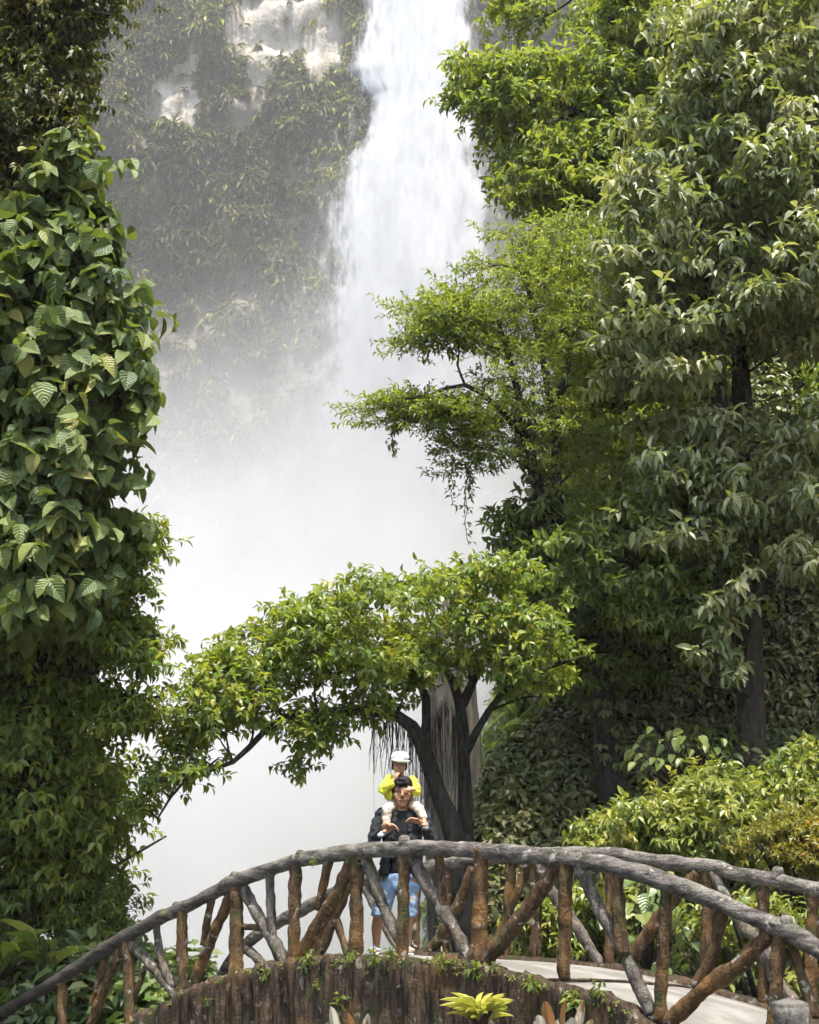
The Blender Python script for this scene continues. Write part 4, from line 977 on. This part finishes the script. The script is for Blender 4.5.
def body_mesh(name, limbs, mat, parent, voxel=.008, smooth=6, wrinkle=0.0):
    """limbs: chains [(point, radius or (rx,ry,rz)), ...] fused to ONE continuous surface"""
    bm = bmesh.new()
    tmp = bmesh.new(); bmesh.ops.create_icosphere(tmp, subdivisions=2, radius=1.0)
    iv = np.array([v.co[:] for v in tmp.verts]); fi = [[v.index for v in f.verts] for f in tmp.faces]; tmp.free()
    V, Fc = [], []; nn = 0
    for ch in limbs:
        pts = [(np.asarray(p, float), np.broadcast_to(np.asarray(r, float), (3,))) for p, r in ch]
        seq = []
        for (a, ra), (b, rb) in zip(pts, pts[1:]):
            m = max(2, int(np.linalg.norm(b - a) / (min(ra.min(), rb.min()) * .4)) + 1)
            seq += [(a + (b - a) * t, ra + (rb - ra) * t) for t in np.linspace(0, 1, m, endpoint=False)]
        seq.append(pts[-1])
        for c, r in seq:
            V.append(iv * r + c); Fc += [tuple(i + nn for i in f) for f in fi]; nn += len(iv)
    V = np.concatenate(V); org = V.mean(0)
    me = bpy.data.meshes.new(name); me.from_pydata([tuple(v) for v in V - org], [], Fc)
    o = bpy.data.objects.new(name + '_build', me); COL.objects.link(o)
    rm = o.modifiers.new('r', 'REMESH'); rm.mode = 'VOXEL'; rm.voxel_size = voxel
    sm = o.modifiers.new('s', 'SMOOTH'); sm.factor = .5; sm.iterations = smooth
    dg = bpy.context.evaluated_depsgraph_get(); dg.update()
    m2 = bpy.data.meshes.new_from_object(o.evaluated_get(dg))
    bpy.data.objects.remove(o)
    vv = np.empty(len(m2.vertices) * 3, np.float32); m2.vertices.foreach_get('co', vv); vv = vv.reshape(-1, 3) + org
    ff = [tuple(p.vertices) for p in m2.polygons]
    if wrinkle:
        nn_ = np.empty(len(m2.vertices) * 3, np.float32); m2.vertices.foreach_get('normal', nn_); nn_ = nn_.reshape(-1, 3)
        k = np.array([nz(q * np.array([1, 1, 1.8]), 13, 4) + .6 * nz(q, 27, 9) for q in vv])
        vv = vv + nn_ * (k * wrinkle)[:, None]
    bpy.data.meshes.remove(m2)
    return build(name, vv, ff, mat, parent)

def Q(u, v, dy=0.0): return P(u, v, MAN_Y + dy)
def hand(wr, dirn, palm_n, thumb_dir, s=1.0, curl=.5):
    """palm, four unequal bent fingers and a thumb, as chains for body_mesh"""
    d = unit(np.asarray(dirn, float)); nrm = unit(np.asarray(palm_n, float) - d * np.dot(palm_n, d)); sd = unit(np.cross(d, nrm))
    if np.dot(sd, thumb_dir) < 0: sd = -sd
    ch = [[(wr, .024 * s), (wr + d * .04 * s, (.030 * s)), (wr + d * .075 * s, .026 * s)],
          [(wr + d * .045 * s - sd * .025 * s, .016 * s), (wr + d * .075 * s - sd * .030 * s, .014 * s)], [(wr + d * .045 * s + sd * .022 * s, .016 * s), (wr + d * .08 * s + sd * .028 * s, .014 * s)]]
    for i, ln in enumerate((.066, .078, .074, .058)):
        b = wr + d * .078 * s + sd * (.033 - .022 * i) * s
        k1 = b + unit(d + nrm * curl * .4) * ln * .45 * s; k2 = k1 + unit(d + nrm * curl * 1.2) * ln * .32 * s; k3 = k2 + unit(d * .6 + nrm * curl * 2.0) * ln * .25 * s
        ch.append([(b, .0105 * s), (k1, .0098 * s), (k2, .009 * s), (k3, .0078 * s)])
    t0 = wr + d * .02 * s + sd * .025 * s; t1 = t0 + unit(sd * .9 + d * .6 + nrm * .3) * .04 * s; t2 = t1 + unit(sd * .3 + d + nrm * .5) * .035 * s
    ch.append([(t0, .014 * s), (t1, .012 * s), (t2, .0095 * s)])
    return ch

feet = Q(400, 951, .05)
man = thing('person', 'man in black jacket and ripped denim shorts carrying a child on his shoulders', 'person', feet)
px = 1.0 / 95.0          # metres per photo pixel at the man
HC = Q(402.5, 793, 0)
def hd(dx, dy, dz): return HC + np.array([dx * 1.13, dy * 1.1, dz * 1.08])
def hr(ch): return [[(p, np.broadcast_to(np.asarray(r, float), (3,)) * np.array([1.13, 1.1, 1.08])) for p, r in c] for c in ch]
head = [[(hd(0, .015, .035), (.083, .098, .095)), (hd(0, -.005, -.01), (.078, .09, .09))], [(hd(0, -.02, -.075), (.060, .064, .055)), (hd(0, -.045, -.115), (.036, .036, .028))],
        [(hd(0, -.10, .01), (.010, .012, .012)), (hd(0, -.118, -.028), (.015, .015, .012))], [(hd(-.016, -.105, -.034), .010), (hd(.016, -.105, -.034), .010)],
        [(hd(-.050, -.078, .028), (.028, .012, .008)), (hd(-.02, -.094, .024), (.012, .010, .008))], [(hd(.050, -.078, .028), (.028, .012, .008)), (hd(.02, -.094, .024), (.012, .010, .008))],
        [(hd(-.024, -.088, -.072), (.012, .010, .008)), (hd(.024, -.088, -.072), (.012, .010, .008))],
        [(hd(-.055, -.06, -.02), .026), (hd(-.045, -.06, -.05), .026)], [(hd(.055, -.06, -.02), .026), (hd(.045, -.06, -.05), .026)],
        [(hd(-.086, .01, .01), (.012, .022, .032)), (hd(-.088, .012, -.015), (.010, .018, .02))], [(hd(.086, .01, .01), (.012, .022, .032)), (hd(.088, .012, -.015), (.010, .018, .02))]]
neck = [[(hd(0, .02, -.06), .062), (Q(402, 812, .03), .068)]]
shL, shR = Q(382, 815, .03), Q(422, 815, .03)
elL, elR = Q(373, 842, -.06), Q(432, 842, -.06)
waL, waR = Q(385, 825, -.24), Q(420, 822, -.25)
torso = [[(Q(402, 818, .03), (.13, .07, .05)), (Q(402, 832, .03), (.165, .105, .10)), (Q(402, 850, .03), (.15, .10, .1)), (Q(401, 868, .03), (.15, .105, .1)), (Q(400, 880, .03), (.155, .11, .09))]]
arms = [[(shL, .065), (elL, .05), (waL, .03)], [(shR, .065), (elR, .05), (waR, .03)]]
knL, knR = Q(379, 916, -.03), Q(409, 916, .0)
anL, anR = Q(376.5, 946, .05), Q(406.5, 946, .12)
legs = [[(Q(389, 882, .03), .09), (knL, .062), (Q(376.5, 928, .03), .056), (anL, .036)], [(Q(412, 882, .03), .09), (knR, .060), (Q(408, 928, .06), .054), (anR, .036)],
        [(anL + [0, 0, -.01], .036), (anL + [-.02, -.06, -.035], .034), (anL + [-.035, -.16, -.05], (.04, .03, .022))], [(anR + [0, 0, -.01], .036), (anR + [.02, -.06, -.035], .034), (anR + [.03, -.16, -.05], (.04, .03, .022))]]
handsL = hand(waL, (1, -.25, -.15), (0.1, -.4, -1), (0, -.2, 1), 1.08, .6)
handsR = hand(waR, (-1, -.2, .25), (0, -.5, -1), (0, 0, 1), 1.05, .7)
body_mesh('body', hr(head) + neck + torso + arms + legs + handsL + handsR, SK, man, .0065, 5)
def ell(name, items, mat, parent, voxel=.004, smooth=2, wrinkle=0.0): return body_mesh(name, [[(p, r), (np.asarray(p) + np.array([0, 0, 1e-3]), r)] for p, r in items], mat, parent, voxel, smooth, wrinkle)
for s in (-1, 1):
    ell('eye', [(hd(s * .034, -.091, .008), (.014, .006, .0055))], C_EYE, man, .0025, 1)
    body_mesh('eyebrow', [[(hd(s * .016, -.100, .031), (.008, .005, .0045)), (hd(s * .038, -.095, .037), (.01, .005, .005)), (hd(s * .060, -.078, .030), (.007, .006, .004))]], C_HAIR, man, .003, 1)
body_mesh('mouth', [[(hd(-.026, -.091, -.071), (.006, .005, .004)), (hd(0, -.100, -.069), (.008, .006, .007)), (hd(.026, -.091, -.071), (.006, .005, .004))]], C_LIP, man, .003, 1)
hair = [(hd(0, .03, .075), (.096, .108, .072)), (hd(-.05, -.045, .105), (.045, .045, .035)), (hd(.0, -.06, .112), (.05, .045, .034)), (hd(.05, -.05, .105), (.045, .045, .035)), (hd(-.078, .0, .045), (.02, .05, .055)), (hd(.078, .0, .045), (.02, .05, .055)), (hd(0, .075, .0), (.075, .05, .08)), (hd(.02, -.03, .135), (.05, .05, .02)), (hd(-.03, -.02, .13), (.05, .05, .025)), (hd(-.02, -.088, .088), (.04, .02, .018)), (hd(.035, -.085, .09), (.03, .02, .016))]
ell('hair', [(p, np.array(r) * 1.17) for p, r in hair], C_HAIR, man, .0045, 2, .016)
body_mesh('shirt', [[(Q(402, 813.5, .02), (.095, .075, .045)), (Q(402, 832, .02), (.155, .108, .10)), (Q(402, 850, .02), (.155, .108, .1)), (Q(401, 871, .02), (.158, .115, .06))]], C_TEE, man, .008, 5)
jk = []
for s, sh, el, wa in ((-1, shL, elL, waL), (1, shR, elR, waR)):
    jk += [[(Q(402 + s * 7, 808.5, .05), .048), (sh, (.082, .08, .07)), ((sh + el) / 2 + [s * .01, 0, 0], .074), (el, .062), (el * .45 + wa * .55, .052), (el * .2 + wa * .8, .044)]]
    jk += [[(Q(402 + s * 10, 815, .0), (.055, .09, .05)), (Q(402 + s * 14, 835, .0), (.06, .11, .09)), (Q(402 + s * 15.5, 855, .0), (.055, .12, .1)), (Q(401 + s * 16.5, 873, .0), (.06, .125, .04))]]
    jk += [[(Q(402 + s * 6, 814, -.05), (.02, .03, .03)), (Q(402 + s * 8, 834, -.085), (.025, .028, .05)), (Q(402 + s * 9, 855, -.085), (.03, .03, .06))]]
jk += [[(Q(402, 822, .09), (.16, .05, .09)), (Q(402, 850, .09), (.18, .06, .1)), (Q(401, 872, .09), (.19, .07, .05))]]
body_mesh('jacket', jk, C_JACK, man, .008, 4, .014)
body_mesh('shorts', [[(Q(400, 877, .03), (.185, .13, .06)), (Q(399, 886, .03), (.19, .135, .07))], [(Q(389, 886, .03), (.115, .125, .07)), (Q(384, 902, .01), (.10, .11, .07)), (Q(380.5, 914, -.01), (.105, .105, .035))],
           [(Q(409, 886, .03), (.115, .125, .07)), (Q(408.5, 902, .02), (.095, .11, .07)), (Q(408.5, 915, .01), (.09, .10, .035))]], C_DEN, man, .008, 3, .010)
for an, s in ((anL, -1), (anR, 1)):
    body_mesh('sandal', [[(an + [0, .02, -.062], (.044, .05, .014)), (an + [s * .03, -.17, -.072], (.05, .05, .013))], [(an + [-.05 + s * .02, -.10, -.035], .014), (an + [s * .02, -.11, -.012], .014), (an + [.05 + s * .02, -.10, -.035], .014)]], C_SHOEW, man, .006, 2)

# child on his shoulders
cb = Q(402, 806, .16)
kid = thing('person', 'small child in yellow jacket and white cap riding on the shoulders of the man', 'person', cb)
KH = Q(399.5, 765.5, .06)
def kd(dx, dy, dz): return KH + np.array([dx, dy, dz])
khead = [[(kd(0, .02, .025), (.072, .082, .080)), (kd(0, 0, -.015), (.068, .074, .075))], [(kd(0, -.02, -.055), (.055, .052, .042))], [(kd(0, -.072, -.012), .008), (kd(0, -.082, -.026), (.012, .011, .009))],
         [(kd(-.042, -.05, -.035), .022)], [(kd(.042, -.05, -.035), .022)], [(kd(-.072, .012, -.01), (.009, .018, .024))], [(kd(.072, .012, -.01), (.009, .018, .024))]]
khead = [c if len(c) > 1 else [c[0], (c[0][0] + np.array([0, 0, .002]), c[0][1])] for c in khead]
kneck = [[(kd(0, .02, -.05), .040), (Q(401, 778, .12), .042)]]
ktor = [[(Q(401, 780, .13), (.10, .065, .04)), (Q(402, 790, .15), (.11, .08, .08)), (Q(402, 803, .16), (.115, .09, .07))]]
ksL, ksR = Q(390, 780, .11), Q(412, 780, .11)
keL, keR = Q(383.5, 789, -.02), Q(416.5, 790.5, -.02)
kwL, kwR = Q(395, 780, -.07), Q(412.5, 789.5, -.13)
karm = [[(ksL, .042), (keL, .034), (kwL, .022)], [(ksR, .042), (keR, .034), (kwR, .022)]]
khand = hand(kwL, (.35, -.1, 1), (.5, .6, 0), (-.6, -.5, 0), .62, .5) + hand(kwR, (-1, .05, -.15), (0, 1, -.1), (0, 0, 1), .66, .15)
kkL, kkR = Q(387, 810, -.13), Q(418.5, 808, -.12)
kaL, kaR = Q(386.5, 826, -.17), Q(424, 819, -.16)
kleg = [[(Q(394, 804, .12), .05), (kkL, .036), ((kkL + kaL) / 2 + [0, .01, .01], .030), (kaL, .026)], [(Q(410, 803, .12), .05), (kkR, .036), ((kkR + kaR) / 2 + [.0, .01, .01], .030), (kaR, .026)],
        [(kaL, .028), (kaL + [.02, -.03, -.04], .026), (kaL + [-.02, -.10, -.06], (.03, .03, .02))], [(kaR, .028), (kaR + [.0, -.03, -.05], .026), (kaR + [.0, -.10, -.065], (.03, .03, .02))]]
body_mesh('body', khead + kneck + ktor + karm + khand + kleg, SKC, kid, .006, 4)
for s in (-1, 1): ell('eye', [(kd(s * .027, -.070, .002), (.011, .006, .005))], C_EYE, kid, .0025, 1)
body_mesh('mouth', [[(kd(-.015, -.068, -.052), .005), (kd(.015, -.068, -.052), .005)]], C_LIP, kid, .0025, 1)
ell('hair', [(kd(0, .04, .03), (.08, .07, .075)), (kd(-.066, .015, .0), (.018, .04, .05)), (kd(.066, .015, .0), (.018, .04, .05)), (kd(-.04, -.045, .045), (.035, .025, .02)), (kd(.04, -.045, .045), (.035, .025, .02)), (kd(0, .06, -.03), (.06, .04, .05))], C_HAIR, kid, .005, 3)
cap = ell('cap', [(kd(.004, .02, .080), (.102, .106, .052)), (kd(.004, .03, .105), (.094, .095, .045)), (kd(.0, .015, .055), (.092, .098, .020))], C_CAP, kid, .005, 3)
body_mesh('brim', [[(kd(-.058, -.070, .050), (.035, .050, .012)), (kd(.022, -.115, .030), (.060, .066, .013)), (kd(.078, -.075, .036), (.035, .050, .012))]], C_CAP, cap, .004, 2)
body_mesh('jacket', [[(Q(401, 779.5, .12), (.085, .06, .03)), (Q(402, 790, .15), (.125, .092, .085)), (Q(402, 800, .16), (.135, .105, .06))],
            [(ksL, .055), ((ksL + keL) / 2, .058), (keL, .056), (keL * .5 + kwL * .5, .05), (keL * .22 + kwL * .78, .036)], [(ksR, .052), ((ksR + keR) / 2, .052), (keR, .050), (keR * .5 + kwR * .5, .042), (keR * .25 + kwR * .75, .032)],
            [(Q(388, 792, .08), (.06, .07, .06)), (Q(390, 799, .08), (.045, .06, .03))]], C_YEL, kid, .006, 2, .016)
for kk, ka, hip, mt in ((kkL, kaL, Q(394, 804, .12), C_SOCK), (kkR, kaR, Q(410, 803, .12), C_CREAM)):
    body_mesh('trouser_leg', [[(hip, .066), (kk, .053), ((kk + ka) / 2 + [0, .01, .01], .047), (ka * .9 + kk * .1, .036)]], mt, kid, .006, 3, .010)
for ka, s, mt in ((kaL, -1, C_SHOEW), (kaR, 1, C_SHOE)):
    d = np.array([-.06 if s < 0 else .01, -.085, -.075])
    body_mesh('shoe', [[(ka + [.01, .0, -.045], (.034, .036, .028)), (ka + d * .6 + [.01, 0, -.02], (.036, .04, .026)), (ka + d + [0, -.02, -.022], (.034, .04, .022))]], mt, kid, .005, 2)

# ------------------------------------------------------------------ light, air, camera
m_h, nt, out = new_mat('damp_air'); n = N(nt)
v = n.node('ShaderNodeVolumePrincipled'); v.inputs['Color'].default_value = (.95, .96, .96, 1); v.inputs['Density'].default_value = .0003
nt.links.new(v.outputs[0], out.inputs['Volume'])
tag(box('haze', (-61, -31, -5.6), (61, 76, 112), m_h), kind='stuff')
SUN = unit(np.array([.08, -.28, .955]))
el = math.asin(SUN[2]); az = math.atan2(SUN[0], SUN[1])
w = bpy.data.worlds.new('World'); scene.world = w; w.use_nodes = True
nt = w.node_tree; sky = nt.nodes.new('ShaderNodeTexSky'); sky.sky_type = 'NISHITA'; sky.sun_disc = False
sky.sun_elevation = el; sky.sun_rotation = az; sky.dust_density = 2.5
bg = nt.nodes['Background']; bg.inputs[1].default_value = .15; nt.links.new(sky.outputs[0], bg.inputs[0])
sd = bpy.data.lights.new('sun', 'SUN'); sd.energy = 2.6; sd.angle = R(2.0); sd.color = (1, .965, .90)
so = bpy.data.objects.new('sun', sd); COL.objects.link(so)
so.rotation_euler = Vector(-SUN).to_track_quat('-Z', 'Y').to_euler()

cam = bpy.data.cameras.new('camera'); cam.sensor_fit = 'VERTICAL'; cam.sensor_height = 24; cam.lens = 24 * F / H
cam.clip_end = 1500; co = bpy.data.objects.new('camera', cam); COL.objects.link(co)
co.location = EYE; co.rotation_euler = (R(90) + PITCH, 0, 0); scene.camera = co

vs = scene.view_settings; vs.view_transform = 'Standard'; vs.look = 'None'; vs.gamma = 1; vs.use_curve_mapping = False; vs.exposure = 1.75
cy = scene.cycles
cy.max_bounces = 8; cy.diffuse_bounces = 3; cy.glossy_bounces = 2; cy.transmission_bounces = 4; cy.transparent_max_bounces = 8; cy.volume_bounces = 5
cy.volume_step_rate = 1.0; cy.volume_max_steps = 128; cy.caustics_reflective = False; cy.caustics_refractive = False
cy.use_denoising = True; cy.use_adaptive_sampling = True; cy.adaptive_threshold = .03; cy.adaptive_min_samples = 16
try: cy.denoiser = 'OPENIMAGEDENOISE'
except Exception: pass
